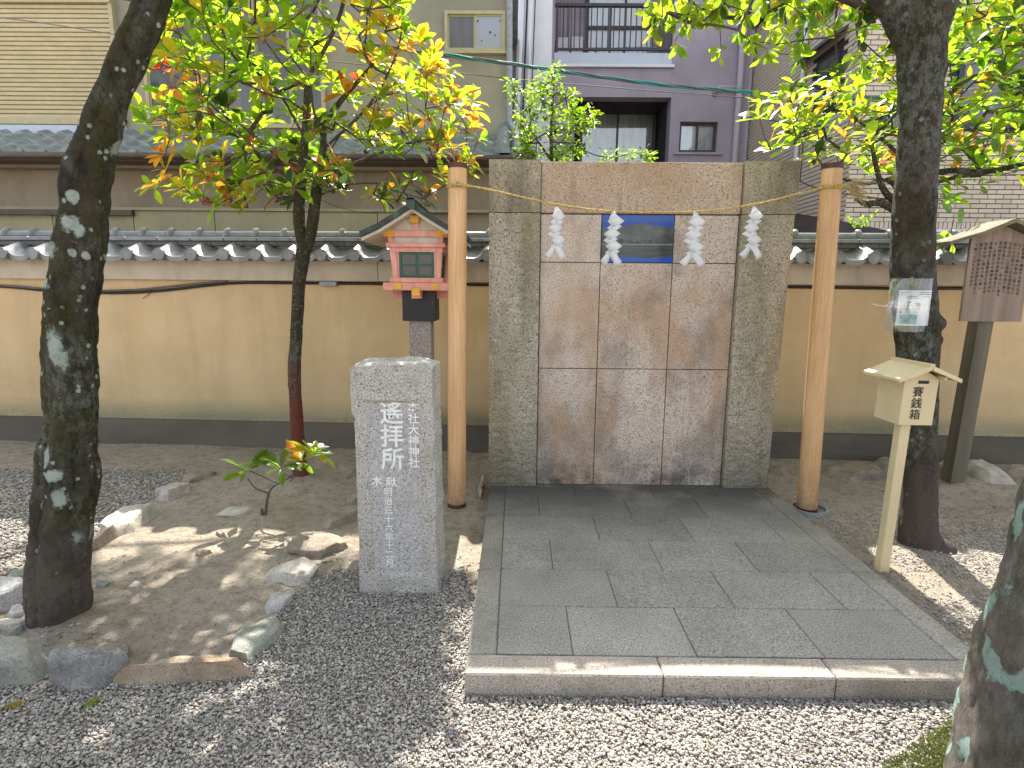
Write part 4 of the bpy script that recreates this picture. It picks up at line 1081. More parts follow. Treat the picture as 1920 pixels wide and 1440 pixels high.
for k in range(110):
    p = Vector((rnd_.uniform(1.5, 4), rnd_.uniform(1.2, 3.2), 0)); p.z = CAMH+max(p.y, .8)*.55+1.0+abs(rnd_.gauss(0, .6))
    sk.reach(p, rnd_); rosette(p, Vector((0, 0, 1)), rnd_, 6, .12, (5, 2, 0, 0, 0, 4), items)
part('limbs', shift(sk.build(), FX), M['twig'], t); place_leaves(items, t, 0, name='crown')

# --- right tree
TR = (2.39, 3.18, 0)
t = thing('straight_tree', 'dark straight tree trunk with grey lichen carrying a pinned notice, right of the platform', 'tree', TR)
trp = [(2.42, 3.2, -.12, .17), (2.405, 3.2, 0., .135), (2.38, 3.2, .10, .108), (2.346, 3.2, .425, .096), (2.306, 3.2, .74, .097), (2.262, 3.2, 1.046, .107), (2.21, 3.2, 1.342, .118), (2.157, 3.2, 1.629, .115), (2.13, 3.2, 1.9075, .109), (2.116, 3.2, 2.178, .105),
       (2.096, 3.2, 2.44, .106), (2.07, 3.2, 2.70, .117), (2.05, 3.2, 2.82, .142), (2.06, 3.21, 2.95, .155), (2.08, 3.22, 3.1, .15), (2.15, 3.25, 3.5, .12), (2.25, 3.3, 4.3, .08)]
trp = [(x_, y_, z_, r_*.95) for x_, y_, z_, r_ in trp]
b = shift(trunk_mesh(trp, 72, [(4, .045, .3, .3)], .07, 8, .018, knots=[(2.305, 3.12, 1.33, .06, .035), (2.325, 3.1, 1.24, .05, .03), (2.06, 3.12, 1.62, .05, .02), (2.51, 3.12, .02, .12, .05)]), TR); part('trunk', b, M['barkR'], t, smooth=True)
lb = catmull([(2.02, 3.2, 2.80, .1), (1.93, 3.2, 2.90, .085), (1.82, 3.2, 3.0, .07), (1.6, 3.25, 3.15, .055), (1.2, 3.4, 3.4, .035), (.8, 3.6, 3.6, .02)], .03)
b = shift(trunk_mesh([tuple(q) for q in lb[::3]], 28, [], .06, 4, .02), TR); part('limb', b, M['barkR'], t, smooth=True)
sk = Skel(); rnd_ = random.Random(25); items = []
i0 = sk.limb([(2.02, 3.2, 2.80), (1.82, 3.2, 3.0), (1.6, 3.25, 3.15), (1.2, 3.4, 3.4), (.8, 3.6, 3.6)])
sk.limb([(1.9, 3.3, 2.93), (1.7, 3.7, 3.25), (1.4, 4.1, 3.6)], i0[2]); sk.limb([(2.1, 3.2, 3.0), (2.5, 3.3, 3.3), (3.0, 3.4, 3.5)], i0[0])
# leafy sprays seen at the top edge, hanging from the limb
spr = []
for k in range(250):
    u = rnd_.uniform(1215, 1690); top_ = {0: 55, 1: 75, 2: 110, 3: 135, 4: 150}[min(4, int((u-1200)/100))]
    v = rnd_.triangular(-160, top_, -30)
    if u < 1260 and v > 55: continue
    spr.append((u, v, rnd_.uniform(3.3, 4.1)))
for k in range(26): spr.append((rnd_.uniform(1790, 1960), rnd_.uniform(-60, 70), rnd_.uniform(3.2, 3.9)))
for k in range(70): spr.append((rnd_.uniform(1180, 1960), rnd_.uniform(-420, -60), rnd_.uniform(3.2, 4.2)))
spr += [(1225, 55, 3.6), (1240, 40, 3.6), (1265, 78, 3.6), (1352, 90, 3.6), (1395, 30, 3.6), (1190+30, 20, 3.6)]
for u, v, y in spr:
    p = at(u, v, y=y)
    sk.reach(p, rnd_, .1)
    rosette(p, Vector((rnd_.uniform(-.8, .3), rnd_.uniform(-.5, .2), -.5)), rnd_, rnd_.randint(4, 7), .088, (4, 9, 1.2, .15, 0, 2), items, SMALL, (.3, 1.3), .5)
part('twigs', shift(sk.build(.002, .40), TR), M['twig'], t); place_leaves(items, t, 300, SMALL)

# --- notice in a plastic sleeve tied to the right tree
nc = at(1719, 578, y=3.06); nt = thing('notice_sheet', 'printed white sheet in a clear plastic sleeve tied to the right tree trunk', 'notice', tuple(nc), 0)
def curved(x0, x1, z0, z1, off, rad=.125, n=8, th=.0006):
    b = MB(); vs = []
    for z in (z0, z1):
        for i in range(n+1):
            x = x0+(x1-x0)*i/n; vs.append((x, rad-math.sqrt(max(1e-5, rad*rad-x*x))-off, z))
    m = len(vs); vs += [(x, y+th, z) for x, y, z in vs]; W = n+1
    fs = [(i, i+1, W+i+1, W+i) for i in range(n)]+[(m+i+1, m+i, m+W+i, m+W+i+1) for i in range(n)]+[(i+1, i, m+i, m+i+1) for i in range(n)]+[(W+i, W+i+1, m+W+i+1, m+W+i) for i in range(n)]+[(0, W, m+W, m), (n, m+n, m+W+n, W+n)]
    return b.add(vs, fs)
part('plastic_sleeve', curved(-.115, .105, -.125, .155, .012), M['film'], nt, smooth=True)
part('sheet', curved(-.086, .092, -.092, .093, .008), M['sheet'], nt)
part('blue_map', curved(-.074, .0, -.082, -.032, .0092), M['printblue'], nt)
part('pale_map', curved(-.076, .012, -.026, .036, .0092), M['printmap'], nt)
b = MB()
for (x0, x1, z, h) in ((-.078, -.045, .083, .0022), (-.055, -.01, .062, .0025), (-.06, 0, .053, .0022), (0.005, .085, .082, .004), (.005, .085, .072, .004), (.018, .085, .060, .002), (-.02, .01, .026, .005), (-.01, .012, .018, .004), (-.05, -.035, .03, .003), (-.078, -.07, -.022, .006), (-.02, .002, -.004, .002), (-.07, -.045, -.006, .002)):
    c_ = curved(x0, x1, z-h/2, z+h/2, .0102, n=3); b.add(c_.v, c_.f)
part('lettering', b, M['fadedink'], nt)
b = MB(); b.tube([Vector((.13*math.cos(t_), .135+.128*math.sin(t_), .012+.004*math.sin(3*t_))) for t_ in np.linspace(PI*.62, PI*1.22, 14)], .0025, 5); b.tube([(-.118, .07, .012), (-.135, .05, .006), (-.128, .045, .02)], .0025, 5)
part('string', b, M['paper'], nt)

# --- slender tree with yellow green and orange leaves (centre left)
TM = (-1.66, 4.24, 0)
t = thing('orange_leaved_tree', 'slender evergreen with glossy yellow green and orange leaf rosettes behind the sapling', 'tree', TM)
def pt(u, v, y=4.24): q = at(u, v, y=y); return (q.x, q.y, q.z)
tm_ = [(-1.64, 4.24, -.08, .085), (*pt(566, 900), .072), (*pt(562, 870), .052), (*pt(557, 800), .048), (*pt(552, 700), .048), (*pt(556, 620), .046), (*pt(560, 540), .046), (*pt(568, 480), .052), (*pt(572, 455), .055)]
b = shift(trunk_mesh(tm_, 28, [(3, .05, .5, 0)], .09, 31, .018, knots=[(pt(548, 720)[0], 4.2, pt(548, 720)[2], .04, .015)]), TM); part('trunk', b, M['barkM'], t, smooth=True)
st1 = [(*pt(572, 470), .04), (*pt(562, 430), .04), (*pt(561, 380), .040), (*pt(566, 330), .034), (*pt(572, 260), .028), (*pt(576, 200), .026), (*pt(577, 145), .024)]
st2 = [(*pt(574, 470), .04), (*pt(584, 430), .040), (*pt(592, 370), .040), (*pt(597, 330), .032), (*pt(606, 280), .026), (*pt(616, 220), .02), (*pt(700, 120, 4.4), .012)]
for s_ in (st1, st2):
    b = shift(trunk_mesh(s_, 20, [], .08, 33, .02), TM); part('stem', b, M['barkM'], t, smooth=True)
sk = Skel(); rnd_ = random.Random(41)
a1 = sk.limb([q[:3] for q in st1]); a2 = sk.limb([q[:3] for q in st2])
def near_(ids, uv, y=4.24):
    q = Vector(pt(*uv, y)); return min(ids, key=lambda i: (sk.p[i]-q).length)
for ids, pts in ((a1, [(566, 330), (520, 290), (440, 225), (370, 165), (300, 130)]), (a1, [(568, 250), (520, 170), (450, 110), (400, 50), (380, -40)]),
                 (a1, [(563, 350), (500, 300), (400, 215), (310, 215)]), (a1, [(577, 145), (540, 100), (500, 40), (480, -60)]),
                 (a1, [(577, 145), (610, 90), (640, 20), (660, -80)]), (a2, [(600, 320), (640, 250), (720, 180), (780, 170)]),
                 (a2, [(597, 330), (680, 300), (760, 270), (850, 255)]), (a2, [(606, 280), (690, 200), (740, 110), (760, 20)]),
                 (a1, [(561, 380), (500, 345), (420, 385), (340, 375)]), (a2, [(592, 370), (660, 345), (760, 345), (850, 335)]), (a2, [(590, 385), (640, 390), (700, 400), (770, 385)])):
    y1 = 4.24+rnd_.uniform(-.55, .55)
    n_ = len(pts); P3 = [Vector(pt(*q, 4.24+(y1-4.24)*i/(n_-1))) for i, q in enumerate(pts)]
    i_ = near_(ids, pts[0]); P3[0] = sk.p[i_].copy(); sk.limb([tuple(q) for q in P3], i_)
items = []; flow = []
def crown_ok(u, v):
    # outline of the crown in the picture's plane at its own distance
    if v < 60: return 258 < u < 760
    if v < 170: return 262 < u < 850-abs(v-140)*.5
    if v < 270: return 262 < u < 905
    if v < 330: return 300 < u < 880
    if v < 375: return 345 < u < 640 or 690 < u < 860
    return False
cand = []
while len(cand) < 560:
    u = rnd_.uniform(255, 910); v = rnd_.uniform(-330, 375)
    if v >= 0 and not crown_ok(u, v): continue
    if v < 0 and not (250+(-v)*.25 < u < 780+v*.2): continue
    y = 4.24+rnd_.gauss(0, .45)
    if y < 3.35 or y > 4.95: continue
    if y < 3.75 and 790 < u: continue
    cand.append((u, v, y))
cand += [(300, 345, 4.1), (290, 352, 4.2), (345, 352, 4.1), (385, 370, 4.1), (410, 385, 4.15), (465, 390, 4.1), (360, 365, 4.2), (520, 370, 4.1), (690, 372, 4.1), (745, 378, 4.2), (790, 372, 4.2), (715, 372, 4.15),
         (830, 170, 4.2), (860, 180, 4.2), (805, 110, 4.2), (790, 130, 4.3), (890, 240, 4.2), (740, 30, 4.2), (725, 50, 4.2), (285, 130, 4.1), (298, 60, 4.0)]
for u, v, y in sorted(cand, key=lambda q: (Vector(pt(q[0], q[1], q[2]))-Vector(pt(580, 330))).length):
    p = Vector(pt(u, v, y)); sk.reach(p, rnd_, .25)
    c0 = Vector(pt(580, 330)); ax = (p-c0).normalized()*.7+Vector((0, 0, .9))
    out_ = (p-c0).length
    if u > 640 and v < 250 or u > 800: pal = (2.5, 6, 3, 3, .25, .4)
    elif u < 420 and v > 110: pal = (3, 5, 2.5, 3.5, .4, .6)
    elif v > 270: pal = (4, 6, 1, .8, .4, 3)
    else: pal = (6, 9, 1.2, .4, .12, .8)
    rosette(p, ax, rnd_, rnd_.randint(6, 10), .122, pal, items, TEMPL, (.5, 1.4), .3)
    if rnd_.random() < .14 or u > 800 and rnd_.random() < .5: flow.append(p)
part('twigs', shift(sk.build(.0021, .42), TM), M['twig'], t)
place_leaves(items, t, 300)
b = MB()
for p in flow:
    for k in range(26):
        d = Vector((rnd_.gauss(0, 1), rnd_.gauss(0, 1), rnd_.gauss(-.2, .8))).normalized(); q = p+d*rnd_.uniform(.015, .05)
        b.tube([p+d*.008, q], .0011, 3, caps=False)
        b.add([q+Vector((.004, 0, 0)), q+Vector((-.002, .0035, 0)), q+Vector((-.002, -.0035, 0)), q+Vector((0, 0, .0045)), q-Vector((0, 0, .0045))], [(0, 1, 3), (1, 2, 3), (2, 0, 3), (1, 0, 4), (2, 1, 4), (0, 2, 4)])
o = part('flower_clusters', shift(b, TM), M['flower'], t, kind='stuff')

# --- its sister behind the right tree
T2 = (2.86, 4.15, 0)
t = thing('broad_leaved_tree', 'leafy green and orange tree spreading on both sides behind the straight dark trunk', 'tree', T2)
def p2(u, v, y=4.15): q = at(u, v, y=y); return (q.x, q.y, q.z)
tr2 = [(2.93, 4.15, -.08, .07), (*p2(1722, 850), .055), (*p2(1726, 700), .05), (*p2(1722, 560), .05), (*p2(1720, 450), .05), (*p2(1718, 380), .045), (*p2(1730, 300), .035), (*p2(1740, 220), .028)]
b = shift(trunk_mesh(tr2, 24, [], .09, 51, .03), T2); part('trunk', b, M['barkM'], t, smooth=True)
sk = Skel(); rnd_ = random.Random(61)
m0 = sk.limb([q[:3] for q in tr2[3:]])
def lim2(pts, rr=None):
    P3 = [Vector(p2(*q)) for q in pts]; i_ = min(m0, key=lambda i: (sk.p[i]-P3[0]).length); P3[0] = sk.p[i_].copy()
    sk.limb([tuple(q) for q in P3], i_)
    if rr:
        b_ = shift(trunk_mesh([(*tuple(q), r_) for q, r_ in zip(P3, rr)], 12, [], .12, 3, .03), T2); part('limb', b_, M['barkM'], t, smooth=True)
lim2([(1720, 430, 4.15), (1690, 400, 4.1), (1650, 380, 4.05), (1625, 383, 4.0), (1605, 372, 4.0)], [.03, .028, .026, .022, .012])
lim2([(1720, 415, 4.15), (1680, 380, 4.1), (1655, 352, 4.1), (1640, 300, 4.1), (1630, 240, 4.05)], [.026, .024, .02, .015, .01])
lim2([(1720, 400, 4.15), (1670, 340, 4.2), (1620, 345, 4.2), (1560, 330, 4.2)], [.024, .018, .012, .008])
lim2([(1725, 330, 4.15), (1640, 250, 4.2), (1560, 200, 4.3), (1480, 200, 4.3)])
lim2([(1722, 380, 4.15), (1560, 360, 4.3), (1500, 340, 4.35)])
lim2([(1722, 330, 4.15), (1790, 320, 3.9), (1850, 322, 3.8), (1930, 305, 3.7)], [.022, .02, .018, .014])
lim2([(1722, 360, 4.15), (1800, 330, 4.0), (1880, 328, 3.9), (1960, 300, 3.8)])
lim2([(1730, 260, 4.15), (1800, 180, 4.1), (1880, 100, 4.0)])
items = []; flow = []; cand = []
while len(cand) < 290:
    u = rnd_.uniform(1420, 1990); v = rnd_.uniform(20, 335)
    if u < 1560 and v < 165+(1560-u)*.12: continue
    if 1560 <= u < 1690 and v < 120: continue
    if u < 1500 and v > 290: continue
    if u > 1700 and v > 325: continue
    if u < 1700 and v > 310 and rnd_.random() < .6: continue
    cand.append((u, v, 4.15+rnd_.gauss(0, .35)))
for k in range(60): cand.append((rnd_.uniform(1450, 1990), rnd_.uniform(-250, 20), 4.2+rnd_.uniform(-.3, .5)))
cand += [(1430, 195, 4.2), (1442, 225, 4.2), (1450, 280, 4.2), (1515, 165, 4.2), (1490, 160, 4.2), (1790, 350, 3.9), (1835, 345, 3.9), (1775, 375, 4.1)]
for u, v, y in sorted(cand, key=lambda q: (Vector(p2(*q))-Vector(p2(1720, 380))).length):
    p = Vector(p2(u, v, y)); sk.reach(p, rnd_, .2); c0 = Vector(p2(1720, 380)); ax = (p-c0).normalized()*.6+Vector((0, 0, .8))
    pal = (6, 7, 1.0, 1.3, .25, 2) if u < 1700 else (8, 6, .8, .3, .02, 4)
    rosette(p, ax, rnd_, rnd_.randint(5, 8), .118, pal, items, TEMPL, (.5, 1.4), .35)
    if rnd_.random() < .06: flow.append(p)
part('twigs', shift(sk.build(.0021, .42), T2), M['twig'], t); place_leaves(items, t, 300)
b = MB()
for p in flow:
    for k in range(22):
        d = Vector((rnd_.gauss(0, 1), rnd_.gauss(0, 1), rnd_.gauss(-.2, .8))).normalized(); q = p+d*rnd_.uniform(.015, .045)
        b.tube([p+d*.008, q], .0013, 3, caps=False)
part('flower_clusters', shift(b, T2), M['flower'], t, kind='stuff')

# --- sprig low beside the sign, sapling
sp0 = at(497, 968, z=0.02); t = thing('sapling', 'knee high sapling with whorls of green and orange leaves in the earth bed', 'sapling', tuple(sp0))
def ps(u, v, dy=0): return at(u, v, y=sp0.y+dy)
b = MB()
for path, r0, r1 in (([(497, 975), (500, 945), (504, 925)], .011, .008), ([(504, 925), (480, 916), (470, 905), (464, 895)], .006, .004), ([(504, 925), (512, 912), (528, 904), (546, 893), (560, 880), (584, 858)], .007, .004),
                     ([(520, 905), (500, 897), (480, 888), (468, 883)], .005, .003), ([(546, 900), (548, 897), (530, 886), (524, 880)], .004, .003), ([(544, 903), (560, 885), (575, 872)], .004, .003)):
    P = catmull([tuple(ps(*q)-sp0) for q in path], .02); b.tube(P, list(np.linspace(r0, r1, len(P))), 7)
part('stem', b, M['sapbark'], t, smooth=True)
b = MB(); q = ps(492, 958)-sp0; b.tube([(q.x, q.y-.005, -.03), (q.x, q.y-.005, .052)], [.013, .010], 8); part('stump', b, M['sapbark'], t)
items = []; rs = random.Random(9)
for (u, v, n, ax, pal) in ((464, 882, 9, (-.3, -.2, 1), (5, 3, 0, .5, 0, 2)), (526, 878, 7, (0, -.3, 1), (6, 2, 0, .5, 0, 1)), (590, 848, 9, (.4, -.1, 1), (7, 3, .5, .2, 0, 1)), (567, 865, 2, (0, -.4, .5), (1, 2, 2, 1, 0, 0))):
    rosette(ps(u, v), Vector(ax), rs, n+4, .15, pal, items, TEMPL, (.8, 1.5), .15)
place_leaves(items, t, 60)

# --- shrub behind the wall
SH = (.35, 6.0, 0)
t = thing('shrub', 'bright green small leaved shrub rising behind the stone screen', 'shrub', SH)
sk = Skel(); rnd_ = random.Random(71); Y6 = 6.0
def p6(u, v, y=Y6): q = at(u, v, y=y); return (q.x, q.y, q.z)
r0 = sk.limb([(.35, 6, 0), (.38, 6, 1.2), p6(1035, 320), p6(1033, 250), p6(1037, 180), p6(1040, 140)])
sk.limb([p6(1033, 300), p6(1000, 250), p6(970, 190)], r0[-6]); sk.limb([p6(1034, 280), p6(1070, 250), p6(1110, 215)], r0[-5])
items = []
blobs = [(1037, 135, 14, 10, 4), (1030, 160, 24, 18, 12), (990, 190, 32, 30, 16), (965, 170, 14, 16, 7), (1040, 195, 40, 24, 24), (1090, 215, 26, 22, 18), (1010, 240, 45, 30, 34), (1070, 250, 32, 20, 20), (1040, 285, 60, 18, 44), (1150, 292, 22, 6, 5), (1190, 290, 30, 7, 8), (985, 270, 22, 26, 14)]
for cu, cv, ru, rv, n in blobs:
    for k in range(n):
        p = Vector(p6(cu+rnd_.uniform(-ru, ru), cv+rnd_.uniform(-rv, rv), Y6+rnd_.uniform(-.25, .25)))
        sk.reach(p, rnd_, .1)
        for m_ in range(9):
            d = Vector((rnd_.gauss(0, 1), rnd_.gauss(0, 1), rnd_.gauss(.1, .6)))
            items.append((leaf_matrix(p+d.normalized()*rnd_.uniform(0, .05), d, Vector((0, 0, 1)), rnd_.uniform(.04, .07)), rnd_.randrange(2), rnd_.choices((0, 1, 5), (6, 4, 1))[0]))
part('stems', shift(sk.build(.0018, .42), SH), M['twig'], t); place_leaves(items, t, 0, SMALL)
# young fern-like plant behind the wall at right, and the dark sprig by the sign
t = thing('small_plant', 'wispy green plant sticking up behind the wall coping right of the bamboo', 'plant', tuple(at(1605, 420, y=5.3)))
o_ = Vector(t.location); items = []; b = MB(); rnd_ = random.Random(3)
for k in range(5):
    a_ = at(1600+k*5, 428, y=5.35); c_ = at(1590+k*14+rnd_.uniform(-6, 6), 398+rnd_.uniform(-6, 14), y=5.3); b.tube([a_-o_, c_-o_], .002, 4)
    for m_ in range(10): 
        q = a_.lerp(c_, m_/10); items.append((leaf_matrix(q, Vector((rnd_.uniform(-1, 1), -.2, .5)), Vector((0, 0, 1)), .04), rnd_.randrange(2), 0))
part('stems', b, M['twig'], t); place_leaves(items, t, 0, SMALL)
t = thing('leafy_sprig', 'sprig of broad dark and lime leaves just left of the wooden sign', 'plant', tuple(at(1770, 470, y=4.75)))
o_ = Vector(t.location); items = []; rnd_ = random.Random(4)
b = MB(); b.tube([at(1762, 560, y=4.9)-o_, at(1775, 480, y=4.8)-o_, at(1788, 410, y=4.7)-o_], [.006, .005, .003], 6); b.tube([at(1775, 480, y=4.8)-o_, at(1785, 446, y=4.75)-o_], .003, 5); part('stems', b, M['twig'], t)
for (u, v, dx, dz, s_, c_) in ((1797, 424, .05, 1, .14, 5), (1782, 430, -.6, -.9, .16, 5), (1800, 432, .9, -.4, .17, 5), (1790, 445, -.9, .15, .14, 1), (1785, 455, .2, -.8, .10, 1), (1775, 455, -.9, -.35, .16, 1), (1775, 470, .6, -.7, .13, 5), (1758, 490, .9, .1, .14, 0), (1770, 478, -.4, .9, .12, 5),
                               (1757, 345, .6, -.5, .15, 5), (1762, 368, 1, -.15, .17, 5), (1760, 372, .8, -.9, .15, 5), (1758, 340, .9, .2, .13, 0)):
    items.append((leaf_matrix(at(u, v, y=4.72), Vector((dx, -.1, dz)), Vector((0, -1, .3)), s_), rnd_.randrange(3), c_))
place_leaves(items, t, 40)

# ------------------------------------------------------------------ stones
def rock_mesh(sx, sy, sz, seed, flat=.0, sub=4):
    rn = random.Random(seed); b_ = bmesh.new(); bmesh.ops.create_icosphere(b_, subdivisions=sub, radius=1.12)
    planes = []
    for k in range(9):
        n_ = Vector((rn.gauss(0, 1), rn.gauss(0, 1), rn.gauss(0, .8))).normalized(); planes.append((n_, rn.uniform(.62, .9)))
    planes.append((Vector((rn.uniform(-.12, .12), rn.uniform(-.15, .05), 1)).normalized(), 1-flat))
    for v_ in b_.verts:
        p = v_.co.copy()
        for n_, d_ in planes:
            q = p.dot(n_)
            if q > d_: p -= n_*(q-d_)*.97
        p *= 1.06+.12*noise.noise(p*1.6+Vector((seed, 0, 0)))+.07*noise.noise(p*4+Vector((0, seed, 0)))+.035*noise.noise(p*11)+.018*noise.noise(p*27)
        v_.co = Vector((p.x*sx, p.y*sy, p.z*sz))
    me_ = bpy.data.meshes.new('stone'); b_.to_mesh(me_); b_.free(); me_.polygons.foreach_set('use_smooth', [True]*len(me_.polygons)); me_.set_sharp_from_angle(angle=math.radians(32)); return me_
def stone(u0, u1, v0, v1, label, mat, h=.07, seed=1, ang=0, flat=.35, wy=None, group='border stones around the earth bed', bury=.5):
    """u, v box of the stone as it lies on the ground"""
    f_ = at((u0+u1)/2, v1, z=0); k_ = at((u0+u1)/2, v0, z=h*.8); w_ = (at(u1, (v0+v1)/2, z=h*.4)-at(u0, (v0+v1)/2, z=h*.4)).length/2
    d_ = wy if wy else max(.03, (k_.y-f_.y)/2*1.0)
    c_ = Vector((at((u0+u1)/2, (v0+v1)/2, z=h*.4).x, f_.y+d_, 0))
    me_ = rock_mesh(w_*1.03, d_*1.08, h*1.65, seed, flat); me_.materials.append(M[mat])
    o = link('stone', me_, None, (c_.x, c_.y, ground_h(c_.x, c_.y)-h*bury+h*.28), (0, 0, ang)); return tag(o, label, 'stone', group)
stone(-60, 76, 1188, 1302, 'large rounded greenish boulder at the left edge in front of the leaning trunk', 'rgreen', .13, 1, 0, .3)
stone(96, 232, 1228, 1296, 'blue grey angular boulder between the green boulder and the long tan stone', 'rgrey', .11, 2, .1, .2)
stone(92, 250, 1200, 1250, 'flat brown stone half buried behind the blue grey boulder', 'rbrown', .05, 3, -.1, .5)
stone(222, 438, 1232, 1288, 'long tan and orange stone at the front edge of the earth bed', 'rtan', .09, 4, .05, .35)
def stone_seg(ua, va, ub, vb, width, label, mat, h, seed, flat=.4, group='border stones around the earth bed'):
    a_, b_ = at(ua, va, z=h*.4), at(ub, vb, z=h*.4); d = b_-a_; me_ = rock_mesh(d.length/2*1.08, width/2*1.15, h*1.75, seed, flat); me_.materials.append(M[mat])
    c_ = (a_+b_)/2; o = link('stone', me_, None, (c_.x, c_.y, ground_h(c_.x, c_.y)-h*.22), (0, 0, math.atan2(d.y, d.x))); return tag(o, label, 'stone', group)
stone_seg(450, 1238, 514, 1150, .13, 'narrow bluish slab of stone slanting along the front right of the earth bed', 'rgreen', .055, 5)
stone_seg(500, 1140, 548, 1112, .10, 'small whitish stone between the bluish slab and the pale lobed stone', 'rwhite', .05, 6)
stone_seg(512, 1082, 600, 1060, .19, 'pale flat lobed stone on the right edge of the earth bed', 'rpale', .06, 7)
stone_seg(548, 1022, 644, 1018, .20, 'round flat grey stone right of the sapling', 'rbrown', .07, 8, .45)
stone_seg(592, 984, 676, 960, .17, 'flat brown stone tucked behind the left side of the inscribed pillar', 'rbrown', .06, 9)
stone(655, 690, 912, 948, 'small dark edged stone showing just left of the inscribed pillar', 'rbrown', .05, 10)
stone(628, 690, 862, 896, 'low buff stone near the wall foot behind the inscribed pillar', 'rbrown', .05, 11)
stone_seg(192, 1004, 300, 945, .17, 'long pale stone between back gravel and the earth bed, right of the trunk', 'rpale', .085, 12, .35)
stone_seg(294, 934, 352, 908, .14, 'middle pale stone in the row beside the back gravel', 'rpale', .07, 13)
stone_seg(345, 905, 396, 886, .11, 'farthest brown stone in the row beside the back gravel', 'rbrown', .05, 14)
stone(176, 200, 990, 1036, 'small upright stone touching the right side of the leaning trunk', 'rbrown', .07, 15)
stone(-40, 46, 1082, 1148, 'white smooth boulder left of the leaning trunk', 'rwhite', .10, 16, 0, .3)
stone(18, 50, 1136, 1162, 'small white stone under the white smooth boulder', 'rwhite', .04, 17)
stone(-6, 44, 1160, 1188, 'flat grey chip of stone left of the trunk foot', 'rpale', .03, 18)
stone(16, 52, 1068, 1092, 'small grey green stone at the edge of the back gravel', 'rgreen', .04, 19)
stone(12, 46, 1178, 1200, 'small greenish stone squeezed between trunk foot and large boulder', 'rgreen', .03, 20)
stone(412, 468, 946, 968, 'flat pale stone half buried left of the sapling', 'rpale', .025, 21)
stone(370, 394, 1028, 1044, 'small brown pebble lying alone in the earth bed', 'rtan', .03, 22)
stone(240, 264, 1096, 1112, 'small pointed grey pebble in the earth bed near the trunk', 'rpale', .03, 23)
stone(176, 200, 1092, 1106, 'dark flat pebble close to the leaning trunk', 'rgrey', .02, 24)
gR = 'stones along the wall foot at right'
stone(1540, 1642, 862, 908, 'wide flat brown stone at the wall foot between bamboo and offering box', 'rbrown', .10, 25, 0, .45, group=gR)
stone(1638, 1690, 858, 892, 'brown stone at the wall foot behind the offering box post', 'rbrown', .10, 26, group=gR)
stone(1752, 1790, 872, 910, 'upright brown stone between dark trunk and sign post', 'rbrown', .11, 27, group=gR)
stone(1775, 1812, 866, 892, 'small shadowed stone touching the sign post', 'rbrown', .08, 28, group=gR)
stone(1822, 1888, 872, 912, 'pale speckled stone right of the sign post', 'rpale', .09, 29, .1, .3, group=gR)
stone(1874, 1960, 876, 908, 'brown stone at the right edge near the wall foot', 'rbrown', .09, 30, group=gR)
stone(1436, 1470, 866, 892, 'broken brown stone beside the right pillar foot of the screen', 'rbrown', .06, 31, group=gR)
stone_seg(896, 935, 908, 885, .035, 'thin broken kerb stone left of the platform', 'rpale', .05, 32, .5, 'border stones around the earth bed')

# ------------------------------------------------------------------ gravel (uncountable): pebbles scattered as real stones
def inpoly(P, poly):
    x, y = P[:, 0], P[:, 1]; c_ = np.zeros(len(P), bool); n = len(poly)
    for i in range(n):
        x0, y0 = poly[i]; x1, y1 = poly[(i+1) % n]
        if y0 == y1: continue
        k = ((y0 > y) != (y1 > y)) & (x < (x1-x0)*(y-y0)/(y1-y0)+x0); c_ ^= k
    return c_
def gp(u, v): q = at(u, v, z=0); return (q.x, q.y)
front = [(-6, -.5), (-6, 2.0), gp(0, 1290), gp(60, 1235), gp(100, 1235), gp(230, 1262), gp(430, 1268), gp(480, 1215), gp(530, 1130), gp(590, 1085), gp(640, 1068), gp(700, 1085), gp(830, 1085), gp(868, 1060), (-.18, 2.55), (-.18, 1.913), (1.844, 1.913), (1.844, 2.1), (2.6, 2.2), (5, 2.2), (5, -.5)]
strip = [gp(60, 1180), gp(160, 1180), gp(250, 1215), gp(100, 1260)]
back = [(-8, 2.2), gp(0, 1200), gp(-10, 1090), gp(60, 1050), gp(180, 1000), gp(300, 925), gp(372, 890), gp(330, 878), gp(150, 884), (-8, 4.45)]
def scatter(n, poly, box, prob=None, sizes=(.0045, .0085), lay=1):
    P = np.column_stack([NR.uniform(box[0], box[1], n), NR.uniform(box[2], box[3], n)]); P = P[inpoly(P, poly)]
    if prob is not None: P = P[NR.random(len(P)) < prob(P)]
    return P
def dens(P):   # thin out of sight
    d = np.where((P[:, 1] < 1.35) | (np.abs(P[:, 0]) > 2.3), .35, 1.); return d
P1 = scatter(250000, front, (-3.2, 3.2, .9, 2.9), dens)
P1b = scatter(900, strip, (-2.4, -1.4, 1.9, 2.6))
P2 = scatter(60000, back, (-6, -1.8, 2.2, 4.6), lambda P: np.clip((4.5-P[:, 1])/.25, 0, 1)*np.where(P[:, 0] < -4.6, .5, 1))
right = [(1.86, 1.9), (1.86, 3.6), (2.2, 3.75), (3.4, 3.9), (5, 3.6), (5, 1.9)]
nz = lambda P, s, o: np.array([noise.noise(Vector((x*s+o, y*s, 3))) for x, y in P])
def pr(P):
    base = .16 + .5*np.clip((2.75-P[:, 1])/.5, 0, 1) + .35*np.exp(-((P[:, 0]-2.75)**2/.4+(P[:, 1]-3.2)**2/.12))
    return np.clip(base+.35*nz(P, 2.5, 4), 0, 1)
P3 = scatter(60000, right, (1.86, 4.2, 1.9, 3.95), pr)
P3 = P3[~((P3[:, 0] < 1.98) & (NR.random(len(P3)) < .8))]
def pl_(P): return np.clip(.55-(P[:, 1]-2.3)*.6, .0, 1)*.35
